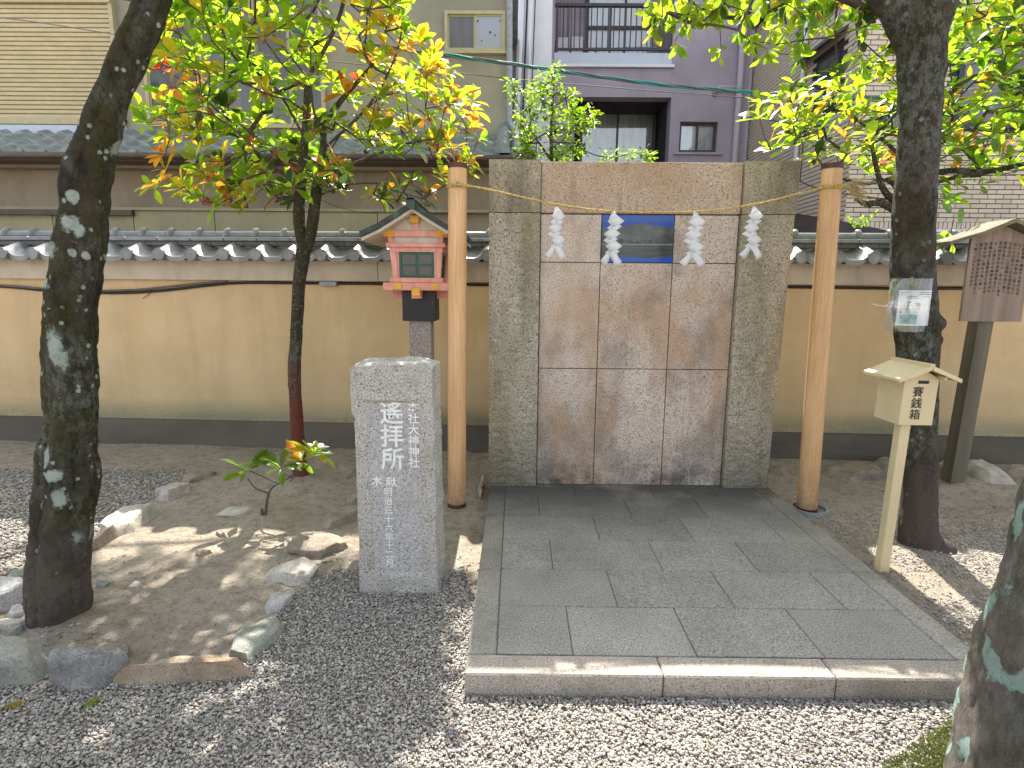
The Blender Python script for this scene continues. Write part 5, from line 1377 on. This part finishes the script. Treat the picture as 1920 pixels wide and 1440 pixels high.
P4 = scatter(12000, [gp(600, 1090), gp(560, 1060), gp(640, 1000), gp(680, 960), gp(830, 960), (-.19, 3.5), (-.19, 2.3)], (-1.6, -.19, 2.2, 3.6), pl_)
P5 = scatter(26000, [(-5, 1.9), (-5, 5), (4.4, 4.9), (4.4, 3.4), (-.2, 3.4), (-1.5, 1.9)], (-5, 4.4, 1.9, 5), lambda P: np.clip(.35+.6*nz(P, 1.7, 8), .05, 1))
P5 = P5[~((P5[:, 0] > -.22) & (P5[:, 0] < 1.88))]
def pebble_cloud(name, P, s0, s1, label, layers=1, h0=.0, toneshift=0.):
    n = len(P)
    z = np.array([ground_h(x, y) for x, y in P])+NR.uniform(h0, h0+.006*layers, n)
    me_ = bpy.data.meshes.new(name); me_.vertices.add(n); me_.vertices.foreach_set('co', np.column_stack([P, z]).ravel())
    rot = np.column_stack([NR.normal(0, .35, n), NR.normal(0, .35, n), NR.uniform(0, 6.28, n)])
    L_ = NR.uniform(s0, s1, n)*NR.choice([.7, 1, 1, 1.25], n); sc3 = np.column_stack([L_, L_*NR.uniform(.6, .85, n), L_*NR.uniform(.4, .6, n)])
    for nm, arr, ty in (('rot', rot, 'FLOAT_VECTOR'), ('scl', sc3, 'FLOAT_VECTOR')):
        a_ = me_.attributes.new(nm, ty, 'POINT'); a_.data.foreach_set('vector', arr.ravel().astype(np.float32))
    a_ = me_.attributes.new('tone', 'FLOAT', 'POINT'); a_.data.foreach_set('value', np.clip(NR.random(n)+toneshift, 0, 1).astype(np.float32))
    me_.materials.append(M['pebble'])
    o = link(name, me_); md = o.modifiers.new('pebbles', 'NODES'); md.node_group = PG
    return tag(o, kind='stuff')
PG = bpy.data.node_groups.new('pebbles', 'GeometryNodeTree')
PG.interface.new_socket('Geometry', in_out='INPUT', socket_type='NodeSocketGeometry'); PG.interface.new_socket('Geometry', in_out='OUTPUT', socket_type='NodeSocketGeometry')
gi = PG.nodes.new('NodeGroupInput'); go_ = PG.nodes.new('NodeGroupOutput'); ico = PG.nodes.new('GeometryNodeMeshIcoSphere'); ico.inputs['Radius'].default_value = 1; ico.inputs['Subdivisions'].default_value = 2
spn = PG.nodes.new('GeometryNodeSetPosition'); nt_ = PG.nodes.new('ShaderNodeTexNoise'); nt_.inputs['Scale'].default_value = .9; nt_.inputs['Detail'].default_value = 1
vm = PG.nodes.new('ShaderNodeVectorMath'); vm.operation = 'MULTIPLY_ADD'; vm.inputs[1].default_value = (.9, .9, .9); vm.inputs[2].default_value = (-.45, -.45, -.45)
iop = PG.nodes.new('GeometryNodeInstanceOnPoints'); ssm = PG.nodes.new('GeometryNodeSetShadeSmooth'); smt = PG.nodes.new('GeometryNodeSetMaterial'); smt.inputs['Material'].default_value = M['pebble']
def na(nm):
    q = PG.nodes.new('GeometryNodeInputNamedAttribute'); q.data_type = 'FLOAT_VECTOR'; q.inputs[0].default_value = nm; return q.outputs[0]
LK = PG.links.new
LK(ico.outputs[0], spn.inputs['Geometry']); LK(nt_.outputs[1], vm.inputs[0]); LK(vm.outputs[0], spn.inputs['Offset']); LK(spn.outputs[0], ssm.inputs[0]); LK(ssm.outputs[0], smt.inputs[0])
LK(gi.outputs[0], iop.inputs['Points']); LK(smt.outputs[0], iop.inputs['Instance']); LK(na('rot'), iop.inputs['Rotation']); LK(na('scl'), iop.inputs['Scale']); LK(iop.outputs[0], go_.inputs[0])
pebble_cloud('gravel', P1, .0038, .0078, '', 2)
pebble_cloud('gravel', P1b, .0045, .0085, '', 1)
pebble_cloud('gravel', P2, .006, .0105, '', 2)
pebble_cloud('gravel', P3, .0035, .0075, '', 1)
pebble_cloud('gravel', P4, .004, .008, '', 1)
pebble_cloud('grit', P5, .0012, .0042, '', 1, -.001, -.15)
# dark bed under the dense gravel
def sheet(name, poly, z, mat):
    me_ = bpy.data.meshes.new(name); b_ = bmesh.new(); f_ = b_.faces.new([b_.verts.new((x, y, z)) for x, y in poly]); bmesh.ops.triangulate(b_, faces=[f_]); b_.to_mesh(me_); b_.free(); me_.materials.append(mat); return tag(link(name, me_), kind='structure')
# dry litter: bits of leaf and twig
items = []
rnd_ = random.Random(77); b = MB()
for k in range(1500):
    x = rnd_.uniform(-4.5, 4.2); y = rnd_.uniform(2.3, 4.95)
    if -.25 < x < 1.95: continue
    z = ground_h(x, y)+.002; a_ = rnd_.uniform(0, 6.3); l_ = rnd_.uniform(.004, .022)
    d = Vector((math.cos(a_), math.sin(a_), 0))*l_; c_ = Vector((x, y, z)); n_ = Vector((-d.y, d.x, 0)).normalized()*rnd_.uniform(.001, .0045)
    b.add([c_-d, c_+n_+Vector((0, 0, .002)), c_+d, c_-n_+Vector((0, 0, .001))], [(0, 1, 2, 3)])
tag(link('leaf_litter', b.mesh('leaf_litter', M['litter'])), kind='stuff')
# fallen leaves and twig on the gravel
def fallen(u, v, ang, size, ci, label, z=.012):
    p = at(u, v, z=z); me_ = leaf_mesh_obj(TEMPL, 2, ci); o = link('fallen_leaf', me_); o.matrix_world = leaf_matrix(p, Vector((math.cos(ang), math.sin(ang), .12)), Vector((0, 0, 1)), size); return tag(o, label, 'leaf')
fallen(-4, 1328, .1, .085, 2, 'yellow fallen leaf on the gravel at the far left below the green boulder')
fallen(148, 1336, 1.15, .075, 1, 'lime green fallen leaf on the gravel below the blue grey boulder')
fallen(902, 918, 1.2, .06, 4, 'red fallen leaf on the thin kerb stone left of the platform', .07)
fallen(886, 992, .2, .035, 2, 'tiny yellow leaf on the soil left of the platform', .012)
b = MB(); b.tube([at(975, 1370, z=.012), at(990, 1380, z=.02), at(1000, 1382, z=.018), at(1012, 1392, z=.012)], [.003, .0028, .0022, .0012], 6); b.tube([at(990, 1380, z=.02), at(1003, 1376, z=.022)], .0014, 5)
single('twig', b, M['twig'], 'short dark twig lying on the gravel in front of the platform', 'twig')
# moss tuft at the foot of the foreground tree
b = MB(); rnd_ = random.Random(8)
for k in range(5200):
    u = rnd_.uniform(1655, 1800); v = rnd_.uniform(1350, 1460)
    if v < 1352+(1790-u)*.62: continue
    p = at(u, v, z=.0); hgt = .012+.05*max(0, (u-1700)/100)*rnd_.uniform(.3, 1); p.z = hgt*.55
    d = Vector((rnd_.gauss(0, .5), rnd_.gauss(-.1, .5), 1)).normalized()*rnd_.uniform(.008, .02); n_ = Vector((d.y, -d.x, 0)).normalized()*.0016
    b.add([p-n_, p+n_, p+d], [(0, 1, 2)])
tag(link('moss', b.mesh('moss', M['moss'])), kind='stuff')

# ------------------------------------------------------------------ beige house behind the wall, left
def win_y(parent, x0, x1, z0, z1, y, panes, fr='sash', fw=.05, backm='greypane', glass='glass', curtain=True, depth=.06):
    """window in a wall facing -y: frame > panes"""
    W = bpy.data.objects.new('window', None); COL.objects.link(W); W.parent = parent
    b_ = MB(); b_.box(x0-fw, x1+fw, y-depth, y+.02, z1, z1+fw); b_.box(x0-fw, x1+fw, y-depth, y+.02, z0-fw, z0); b_.box(x0-fw, x0, y-depth, y+.02, z0, z1); b_.box(x1, x1+fw, y-depth, y+.02, z0, z1)
    part('window_frame', b_, M[fr], W)
    n = len(panes); 
    for i, pm in enumerate(panes):
        a_ = x0+(x1-x0)*i/n; c_ = x0+(x1-x0)*(i+1)/n; s_ = .022
        yo = y-.02-(.015 if i % 2 else 0)
        b_ = MB(); b_.box(a_, c_, yo-.012, yo+.004, z1-s_, z1); b_.box(a_, c_, yo-.012, yo+.004, z0, z0+s_); b_.box(a_, a_+s_, yo-.012, yo+.004, z0+s_, z1-s_); b_.box(c_-s_, c_, yo-.012, yo+.004, z0+s_, z1-s_)
        part('sash', b_, M[fr], W)
        b_ = MB(); b_.box(a_+s_, c_-s_, yo-.003, yo, z0+s_, z1-s_); part('pane', b_, M[glass if pm in ('curtain', 'curtaingreen') else pm], W)
        if pm in ('curtain', 'curtaingreen'):
            b_ = MB(); nn = 36; vs = []
            for zz in (z0+.01, z1-.01):
                for q in range(nn+1):
                    vs.append((a_+.005+(c_-a_-.01)*q/nn, y+.03+.012*math.sin(q*1.3), zz))
            b_.add(vs, [(q, q+1, nn+1+q+1, nn+1+q) for q in range(nn)]); part('curtain', b_, M[pm], W, smooth=True)
    return W
BH = thing('beige_house', 'beige stucco house with tiled lower roof and roller shutter behind the wall at left', 'house', (0, 0, 0))
YB = 9.0; YE = 8.0
def zB(v, y=YB, u=500): return at(u, v, y=y).z
xr = at(957, 150, y=YB).x
roof_t = zB(243); eave_z = at(500, 285, y=YE).z
b = MB(); b.box(-12, xr, YB, YB+3, 0, 5.88); part('upper_wall', b, M['bgbeige'], BH)
b = MB(); b.box(-12.2, xr+.1, YB-.15, YB+3.1, 5.88, 5.95); part('roof', b, M['greenroof'], BH)  # unseen flat top, height set to pass sun to the coping and shade the bed
# roller shutter
sx1 = at(214, 100, y=YB-.05).x; sz0 = zB(222, YB-.05, 100); sz1 = zB(8, YB-.05, 100)
b = MB(); b.box(-8.6, sx1+.05, YB-.12, YB, sz1, sz1+.12); b.box(sx1, sx1+.06, YB-.10, YB, sz0-.06, sz1); b.box(-8.6, sx1+.06, YB-.10, YB, sz0-.09, sz0-.002); part('shutter_frame', b, M['sash'], BH)
nsl = 25; hs = (sz1-sz0)/nsl
b = MB(); prf = [(YB-.02, 0), (YB-.06, hs*.12), (YB-.065, hs*.8), (YB-.04, hs*.98)]
vs = [(x_, y_, z_) for x_ in (-8.6, sx1-.002) for y_, z_ in prf]+[(-8.6, YB-.01, hs*.98), (-8.6, YB-.01, 0), (sx1-.002, YB-.01, hs*.98), (sx1-.002, YB-.01, 0)]
b.add(vs, [(0, 4, 5, 1), (1, 5, 6, 2), (2, 6, 7, 3), (0, 1, 2, 3, 8, 9), (4, 11, 10, 7, 6, 5), (3, 7, 10, 8), (0, 9, 11, 4)])
sme = b.mesh('slat', M['shutter'])
for k in range(nsl): link('slat', sme, BH, (0, 0, sz0+k*hs))
b = MB(); b.box(-8.6, sx1+.06, YB-.09, YB-.005, sz0-.22, sz0-.1); part('sill', b, M['whiteband'], BH)
# big sliding window and small window
wx = [at(u, 120, y=YB).x for u in (278, 372, 476, 540)]
win_y(BH, wx[0], wx[1], zB(232, YB, 330), 5.6, YB, ['darkglass'], fw=.05)
win_y(BH, wx[1]+.08, wx[2], zB(236, YB, 420), 5.6, YB, ['greypane'], fw=.04)
win_y(BH, wx[2]+.06, wx[3]+.5, zB(236, YB, 500), 5.6, YB, ['greypane', 'greypane'], fw=.04)
a_, c_ = at(840, 92, y=YB-.04), at(942, 28, y=YB-.04)
win_y(BH, a_.x, c_.x, a_.z, c_.z, YB, ['greypane', 'patterned'], fw=.045, depth=.07)
b = MB(); b.box(a_.x-.1, c_.x+.08, YB-.11, YB, a_.z-.075, a_.z-.048); part('sill', b, M['sash'], BH)
# lower tiled roof
P_ = .305; rows = 4; rl = math.hypot(YB-YE, roof_t-eave_z)/rows; rise_ = (roof_t-eave_z)/rows; run = (YB-YE)/rows
te = tile_mesh(P_, .028, .05, run*1.1, rise_-.03, .05, 'roof_tile', M['greenroof']); tf = tile_mesh(P_, .028, .045, run*1.1, rise_-.03, 0, 'roof_tile', M['greenroof'])
xe = at(930, 270, y=YE).x
for r_ in range(rows):
    x = -10.0
    while x < xe-.05:
        link('roof_tile', te if r_ == 0 else tf, BH, (x, YE+r_*run, eave_z+r_*rise_)); x += P_
b = MB(); b.add([(-10, YE+.02, eave_z-.05), (xe+.35, YE+.02, eave_z-.05), (xe+.35, YB, roof_t-.06), (-10, YB, roof_t-.06), (-10, YE+.02, eave_z-.12), (xe+.35, YE+.02, eave_z-.12), (xe+.35, YB, eave_z-.12), (-10, YB, eave_z-.12)],
    [(0, 1, 2, 3), (4, 7, 6, 5), (0, 4, 5, 1), (1, 5, 6, 2), (2, 6, 7, 3), (3, 7, 4, 0)]); part('roof_deck', b, M['brownmetal'], BH)
for k in range(3):  # barrel row at the verge
    b = MB(); q0 = Vector((xe+.09, YE-.02+k*.33, eave_z+.035+k*.33*(roof_t-eave_z))); n2 = 14; vs = []
    for s_, r_ in ((0, .105), (.36, .088)):
        vs += [(q0.x+r_*math.cos(PI*i/n2), q0.y+s_, q0.z+s_*(roof_t-eave_z)+r_*1.25*math.sin(PI*i/n2)-.03) for i in range(n2+1)]
    b.add(vs, [(i, i+1, n2+1+i+1, n2+1+i) for i in range(n2)]+[tuple(range(n2+1))]); part('verge_tile', b, M['greenroof'], BH, smooth=True, auto=50)
for k in range(4):
    link('roof_tile', tf, BH, (xe+.2, YE+k*run, eave_z+k*rise_))
gz_ = at(500, 293, y=YE-.06).z
b = MB(); b.tube([(-10, YE-.05, gz_), (xe+.5, YE-.05, gz_)], .04, 10); part('gutter', b, M['brownmetal'], BH, smooth=True)
# lower wall
z390 = at(500, 392, y=8.45).z; z325 = at(500, 325, y=8.5).z
b = MB(); b.box(-11, .6, 8.5, 8.7, z390, eave_z); part('lower_wall', b, M['bgbrown'], BH)
b = MB(); b.box(-11, .6, 8.3, 8.5, z325+.02, eave_z-.12); part('soffit_box', b, M['bgbrown'], BH)
b = MB(); b.box(-11, .6, 8.42, 8.499, z390-.03, z390+.01); part('ledge', b, M['bgpale'], BH)
x = at(250, 410, y=8.46).x - 1.17*6
for k in range(11):
    x2 = x+1.17
    b = MB(); b.box(x+.006, min(x2-.006, at(795, 410, y=8.46).x), 8.46, 8.52, .0, z390-.033); part('wall_panel', b, M['bgpale'], BH); x = x2
    if x > at(795, 410, y=8.46).x-.05: break
b = MB(); b.box(-11, .6, 8.53, 8.6, 0, z390+.1); part('lower_backing', b, M['bgbrown'], BH)
b = MB(); b.box(-11, at(248, 400, y=8.4).x, 8.38, 8.455, at(100, 403, y=8.4).z, z390-.035); part('dark_band', b, M['brownmetal'], BH)
# downpipe
q = [at(955, -60, y=8.9), at(955, 40, y=8.9), at(955, 225, y=8.88), at(962, 240, y=8.8), at(970, 262, y=8.2), at(968, 285, y=8.05)]
b = MB(); b.tube(q, .045, 12); part('downpipe', b, M['greybox'], BH, smooth=True)

# ------------------------------------------------------------------ narrow pale building in the gap
NB = thing('narrow_pale_building', 'sliver of pale ribbed metal building between the beige house and the mauve apartment block', 'building', (0, 0, 0))
b = MB(); xa, xb = at(958, 150, y=11.5).x, at(1004, 150, y=11.5).x; b.box(xa-.6, xb+.3, 11.6, 13, 0, 8.6); part('wall', b, M['whitemetal'], NB)
for (u, w_, m_, dy) in ((966, .05, 'greybox', .1), (974, .10, 'whitemetal', .16), (985, .03, 'rail', .1), (992, .07, 'whitemetal', .14), (1000, .02, 'rail', .12)):
    q0, q1 = at(u-8, 300, y=11.5-dy), at(u+6, -60, y=11.5-dy); b = MB(); b.tube([q0, q1], w_*.6, 6); part('rib', b, M[m_], NB)

# ------------------------------------------------------------------ mauve apartment block
PB = thing('mauve_apartment_block', 'mauve grey rendered apartment block with railed balcony and recessed ground window', 'apartment building', (0, 0, 0))
YP = 13.0
X0, X1 = at(1002, 200, y=YP).x, 4.86
op = (at(1078, 200, y=YP).x, at(1258, 200, y=YP).x, 2.9, at(1150, 182, y=YP).z)
bo = (at(1040, 60, y=YP).x, at(1262, 60, y=YP).x, at(1150, 124, y=YP).z, 8.4)
rw = (at(1274, 256, y=YP).x, at(1345, 256, y=YP).x, at(1310, 285, y=YP).z, at(1310, 228, y=YP).z)
b = MB()
b.box(X0, op[0], YP, YP+.3, 0, op[3]); b.box(op[0], op[1], YP, YP+.3, 0, op[2])
b.box(X0, bo[1], YP, YP+.3, op[3], bo[2]); b.box(X0, bo[0], YP, YP+.3, bo[2], 9.3); b.box(bo[0], bo[1], YP, YP+.3, bo[3], 9.3)
b.box(op[1], rw[0], YP, YP+.3, 0, op[3]); b.box(rw[0], rw[1], YP, YP+.3, 0, rw[2]); b.box(rw[0], rw[1], YP, YP+.3, rw[3], op[3]); b.box(rw[1], X1, YP, YP+.3, 0, op[3])
b.box(bo[1], X1, YP, YP+.3, op[3], 9.3)
part('wall', b, M['purple'], PB)
b = MB(); b.box(X0-.1, X1+.1, YP+.35, YP+4, 9.3, 9.45); b.box(X0, X1, YP+4, YP+4.1, 0, 9.3); part('roof', b, M['purple'], PB)
# recess
b = MB(); b.box(op[0]-.1, op[1]+.1, YP+1.3, YP+1.4, op[2], op[3]+.1); b.box(op[0]-.15, op[0]-.002, YP+.301, YP+1.3, op[2], op[3]); b.box(op[1]+.002, op[1]+.15, YP+.301, YP+1.3, op[2], op[3]); b.box(op[0]-.15, op[1]+.15, YP+.301, YP+1.4, op[3]+.002, op[3]+.1); b.box(op[0]-.15, op[1]+.15, YP+.301, YP+1.4, op[2]-.1, op[2]-.002)
part('recess', b, M['darkrecess'], PB)
a_, c_ = at(1088, 330, y=YP+1.25), at(1225, 210, y=YP+1.25)
win_y(PB, a_.x, c_.x, a_.z, c_.z-.02, YP+1.22, ['curtaingreen', 'curtaingreen'], fr='rail', fw=.06, depth=.05)
a2 = at(1100, 198, y=YP+1.25); win_y(PB, a_.x+.05, c_.x-.05, c_.z+.18, c_.z+.55, YP+1.22, ['darkglass', 'darkglass', 'darkglass'], fr='rail', fw=.05, depth=.05)
b = MB(); b.box(rw[0]-.1, rw[1]+.1, YP+.32, YP+.4, rw[2]-.1, rw[3]+.1); part('window_back', b, M['darkrecess'], PB)
win_y(PB, rw[0]+.04, rw[1]-.04, rw[2]+.04, rw[3]-.04, YP+.14, ['curtain', 'curtain'], fr='rail', fw=.038, depth=.05)
b = MB(); b.box(rw[0]-.12, rw[1]+.12, YP-.06, YP-.002, rw[2]-.06, rw[2]-.02); part('sill', b, M['purple'], PB)
# balcony
b = MB(); b.box(bo[0]-.1, bo[1]+.1, YP+1.2, YP+1.3, bo[2]-.1, bo[3]+.1); b.box(bo[0]-.1, bo[1]+.1, YP+.301, YP+1.2, bo[3]+.002, bo[3]+.1); b.box(bo[0]-.1, bo[0]-.002, YP+.301, YP+1.2, bo[2], bo[3]); b.box(bo[1]+.002, bo[1]+.1, YP+.301, YP+1.2, bo[2], bo[3]); part('balcony_recess', b, M['purple'], PB)
zb0, zb1 = at(1150, 124, y=YP-.05).z, at(1150, 98, y=YP-.05).z
b = MB(); b.box(bo[0]+.001, bo[1]-.001, YP-.02, YP+.15, zb0, zb1); part('balcony_front', b, M['whiteband'], PB)
b = MB(); b.box(bo[0]-.05, bo[1]+.05, YP-.08, YP-.021, zb0-.02, zb0+.035); part('drip_edge', b, M['whitemetal'], PB)
rz0, rz1 = at(1150, 92, y=YP).z, at(1150, 9, y=YP).z
rl_ = bpy.data.objects.new('railing', None); COL.objects.link(rl_); rl_.parent = PB
b = MB(); b.box(bo[0]+.001, bo[1]-.001, YP, YP+.05, rz0-.02, rz0+.02); b.box(bo[0]+.001, bo[1]-.001, YP-.02, YP+.07, rz1-.03, rz1+.025); part('rail', b, M['rail'], rl_)
nb = 20; b = MB(); b.box(-.011, .011, YP+.014, YP+.036, rz0+.02, rz1-.03); bm_ = b.mesh('baluster', M['rail']); 
for k in range(nb+1): link('baluster', bm_, rl_, (bo[0]+.06+(bo[1]-bo[0]-.12)*k/nb, 0, 0))
for fx in (.02, .47, .98):
    b = MB(); xx = bo[0]+(bo[1]-bo[0])*fx; b.box(xx-.025, xx+.025, YP+.008, YP+.045, zb1, rz1-.03); part('baluster_post', b, M['rail'], rl_)
a_, c_ = at(1100, 120, y=YP+1.15), at(1246, -40, y=YP+1.15)
win_y(PB, a_.x, c_.x, bo[2]+.05, c_.z, YP+1.15, ['curtain', 'curtain'], fr='rail', fw=.05, depth=.05)
b = MB(); zz = at(1150, 52, y=YP+1.1).z; b.box(a_.x, c_.x, YP+1.07, YP+1.1, zz-.03, zz+.03); part('transom', b, M['rail'], PB)
b = MB(); q0 = at(1042, 96, y=YP+.8); q1 = at(1092, 74, y=YP+.8); b.box(q0.x, (q0.x+q1.x)/2, YP+.7, YP+1.0, bo[2], q1.z); b.box((q0.x+q1.x)/2+.05, q1.x, YP+.7, YP+1.0, bo[2], q1.z+.02); part('ac_unit', b, M['whitemetal'], PB)  # white air conditioner unit low on the balcony
b = MB()
for k in range(7):
    xx = bo[0]+.02+k*.085; b.box(xx, xx+.07, YP+1.14, YP+1.19, bo[2], bo[3])
part('siding', b, M['purple'], PB)
# pipes
q = [at(1388, -60, y=YP-.12), at(1386, 100, y=YP-.12), at(1383, 200, y=YP-.12), at(1378, 320, y=YP-.12)]
xx = at(1385, 200, y=YP-.12).x; b = MB(); b.tube([(xx, YP-.1, 0), (xx, YP-.1, 9.2)], .07, 14)
for zz in (at(1385, 165, y=YP-.1).z, at(1385, 182, y=YP-.1).z): b.tube([(xx, YP-.1, zz-.02), (xx, YP-.1, zz+.02)], .085, 14)
part('downpipe', b, M['purplepipe'], PB, smooth=True, auto=40)
zz = at(1360, 164, y=YP-.1).z; x9 = at(1342, 170, y=YP-.1).x; b = MB(); b.tube([(x9, YP+.0, zz-.12), (x9, YP-.1, zz-.05), (x9+.06, YP-.1, zz), (xx, YP-.1, zz)], .05, 10); part('branch_pipe', b, M['purplepipe'], PB, smooth=True)
b = MB(); a_ = [at(u, v, y=YP-.06) for u, v in ((996, 280), (1004, 80), (1023, 80), (1022, 300))]; b.tube(a_, .02, 6); b.tube([at(1004, 125, y=YP-.06), at(1023, 125, y=YP-.06)], .012, 5); part('thin_pipe', b, M['rail'], PB)
b = MB(); b.box(X1, X1+.06, YP+.0, YP+.3, 0, 9.3); part('edge_trim', b, M['purplepipe'], PB)

# ------------------------------------------------------------------ tiled building at right
TB = thing('tiled_building', 'tan brick tiled building at the right with dark windows behind the trees', 'building', (0, 0, 0))
XS, YF = 4.95, 9.0; zl = at(1850, 430, y=YF).z
b = MB(); b.box(XS+.012, 12, YF+.012, YP+1.5, zl, 6.9); part('wall', b, M['grout'], TB)
b = MB(); b.box(XS-.1, 12.1, YF-.1, YP+1.6, 6.9, 7.0); part('roof', b, M['awning'], TB)
tw, thh, gp_ = .222, .056, .0125
mh = MB(); mh.box(0, tw, 0, .014, 0, thh); hme = mh.mesh('brick', M['wtile'])
bricks = []
fw_ = (at(1655, 245, y=YF).x, at(1705, 200, y=YF).x, at(1680, 246, y=YF).z, at(1680, 198, y=YF).z)
fw2 = (at(1800, 150, y=YF).x, at(2000, 150, y=YF).x, at(1880, 235, y=YF).z, at(1880, 100, y=YF).z)
z = zl+.105; row = 0
while z < 6.85:
    x = XS + .01 - (0 if row % 2 else tw/2)
    while x < 11:
        x0b = max(x, XS); 
        if x0b < x+tw-.03 and not any(f[0]-.05-tw < x < f[1]+.05 and f[2]-.08 < z < f[3]+.03 for f in (fw_, fw2)):
            bricks.append((x0b, x+tw, z))
        x += tw+gp_
    z += thh+gp_; row += 1
def vis(bk):
    q = CM.transposed() @ (Vector((bk[0], YF, bk[2]))-Vector((0, 0, CAMH))); u = 960+1073.84*q.x/-q.z; v = 720-1073.84*q.y/-q.z
    return 0 if (1600 < u < 1930 and 250 < v < 440) else 1 if (-10 < u < 1930 and -10 < v) else 2
bricks.sort(key=lambda q: (vis(q), q[2]))
stuff_ = MB(); ns_ = 0
for (x0b, x1b, z) in bricks:
    if abs((x1b-x0b)-tw) < 1e-6 and ns_ < 240: link('brick', hme, TB, (x0b, YF, z)); ns_ += 1
    else: stuff_.box(x0b, x1b, YF, YF+.014, z, z+thh)
x = XS; mv = MB(); mv.box(0, thh, 0, .014, 0, .095); vme = mv.mesh('brick', M['wtile']); k = 0
while x < 11:
    if k < 58: link('brick', vme, TB, (x, YF, zl+.005)); k += 1
    else: stuff_.box(x, x+thh, YF, YF+.014, zl+.005, zl+.1)
    x += thh+gp_
sw = (at(1530, 200, x=XS).y, at(1567, 200, x=XS).y)   # window on the side wall
swz = (at(1548, 215, x=XS).z, at(1548, 108, x=XS).z)
z = zl+.0; row = 0
while z < 6.85:
    y = YF+.02 - (0 if row % 2 else tw/2)
    while y < YP+.2:
        if y > YF and not (sw[1]-.06-tw < y < sw[0]+.06 and swz[0]-.08 < z < swz[1]+.05): stuff_.box(XS, XS+.013, y, y+tw, z, z+thh)
        elif y <= YF: stuff_.box(XS, XS+.013, YF+.016, y+tw, z, z+thh)
        y += tw+gp_
    z += thh+gp_; row += 1
o = part('tile_cladding', stuff_, M['wtile'], TB, kind='stuff')
b = MB(); b.box(XS-.01, 11, YF-.02, YF+.1, zl-.05, zl-.001); part('base_flashing', b, M['whitemetal'], TB)
b = MB(); b.box(XS+.3, 12, YF+.5, YF+.7, 0, zl-.05); part('ground_storey', b, M['darkrecess'], TB)
# side window with awning
b = MB(); b.box(XS-.02, XS+.03, sw[1], sw[0], swz[0], swz[1]); part('side_window', b, M['darkframe'], TB)
b = MB(); b.box(XS-.024, XS-.0205, sw[1]+.05, sw[0]-.05, swz[0]+.05, swz[1]-.05); part('side_pane', b, M['darkglass'], TB)
b = MB(); b.add([(XS-.002, sw[1]-.15, swz[1]+.25), (XS-.002, sw[0]+.5, swz[1]+.25), (XS-.22, sw[0]+.5, swz[1]+.12), (XS-.22, sw[1]-.15, swz[1]+.12), (XS-.002, sw[1]-.15, swz[1]+.2), (XS-.002, sw[0]+.5, swz[1]+.2), (XS-.22, sw[0]+.5, swz[1]+.08), (XS-.22, sw[1]-.15, swz[1]+.08)],
    [(0, 1, 2, 3), (4, 7, 6, 5), (0, 3, 7, 4), (1, 5, 6, 2), (3, 2, 6, 7), (0, 4, 5, 1)]); part('awning', b, M['awning'], TB)
q = at(1507, 120, x=XS-.06); b = MB(); b.tube([(XS-.06, q.y, 2.5), (XS-.06, q.y, 6.8)], .04, 10); part('downpipe', b, M['whitemetal'], TB, smooth=True)
# front windows
for f in (fw_, fw2):
    W = bpy.data.objects.new('window', None); COL.objects.link(W); W.parent = TB
    b = MB(); b.box(f[0]-.04, f[1]+.04, YF-.03, YF+.011, f[2]-.04, f[3]+.04); part('window_frame', b, M['darkframe'], W)
    b = MB(); b.box(f[0]+.03, f[1]-.03, YF-.036, YF-.031, f[2]+.04, f[3]-.04); part('pane', b, M['greypane'], W)
b = MB(); b.box(fw2[0]-.2, fw2[1]+.2, YF-.15, YF-.04, fw2[3]-.06, fw2[3]+.12); part('window_hood', b, M['greybox'], TB)
# dark lean-to between wall and tiled building
LT = thing('lean_to_shed', 'dark lean-to roof just above the wall coping right of the stone screen', 'shed', (0, 0, 0))
q = [at(1484, 396, y=6.6), at(1555, 410, y=6.6), at(1665, 432, y=6.3)]
b = MB(); A = [q[0]+Vector((-.9, 0, .12)), q[1], q[2], q[2]+Vector((0, 0, -.5)), q[0]+Vector((-.9, 0, -.6))]
n = len(A); B = [p+Vector((0, 1.2, .1)) for p in A]; b.add(A+B, [tuple(range(n)), tuple(range(2*n-1, n-1, -1))]+[(i, i+n, (i+1) % n+n, (i+1) % n) for i in range(n)]); part('roof', b, M['darkrecess'], LT)
b = MB(); b.box(q[0].x-.9, q[2].x+.05, 6.9, 7.2, 0, 1.6); part('wall', b, M['darkrecess'], LT)

# ------------------------------------------------------------------ overhead cables
c1 = thing('overhead_cable', 'twisted teal and grey cable crossing above the yard', 'cable', (0, 0, 0))
cp = catmull([tuple(at(u, v, y=7.0)) for u, v in ((-300, -110), (300, 10), (730, 88), (860, 106), (1000, 126), (1125, 144), (1250, 160), (1370, 170), (1490, 180), (1640, 184), (2200, 190))], .06)
for ph, m_ in ((0, 'teal'), (2.1, 'teal'), (4.2, 'steel')):
    b = MB(); b.tube([Vector(p)+Vector((0, math.cos(i*.35+ph)*.012, math.sin(i*.35+ph)*.012)) for i, p in enumerate(cp)], .010, 6); part('strand', b, M[m_], c1, smooth=True)
b = MB(); b.tube(catmull([tuple(at(u, v, y=7.0)) for u, v in ((-300, 5), (0, 33), (200, 62), (400, 95), (830, 134), (960, 148), (1120, 162), (1300, 176), (1490, 186), (2200, 205))], .1), .0055, 5)
single('overhead_wire', b, M['steel'], 'thin grey wire running below the teal overhead cable', 'wire', smooth=True)
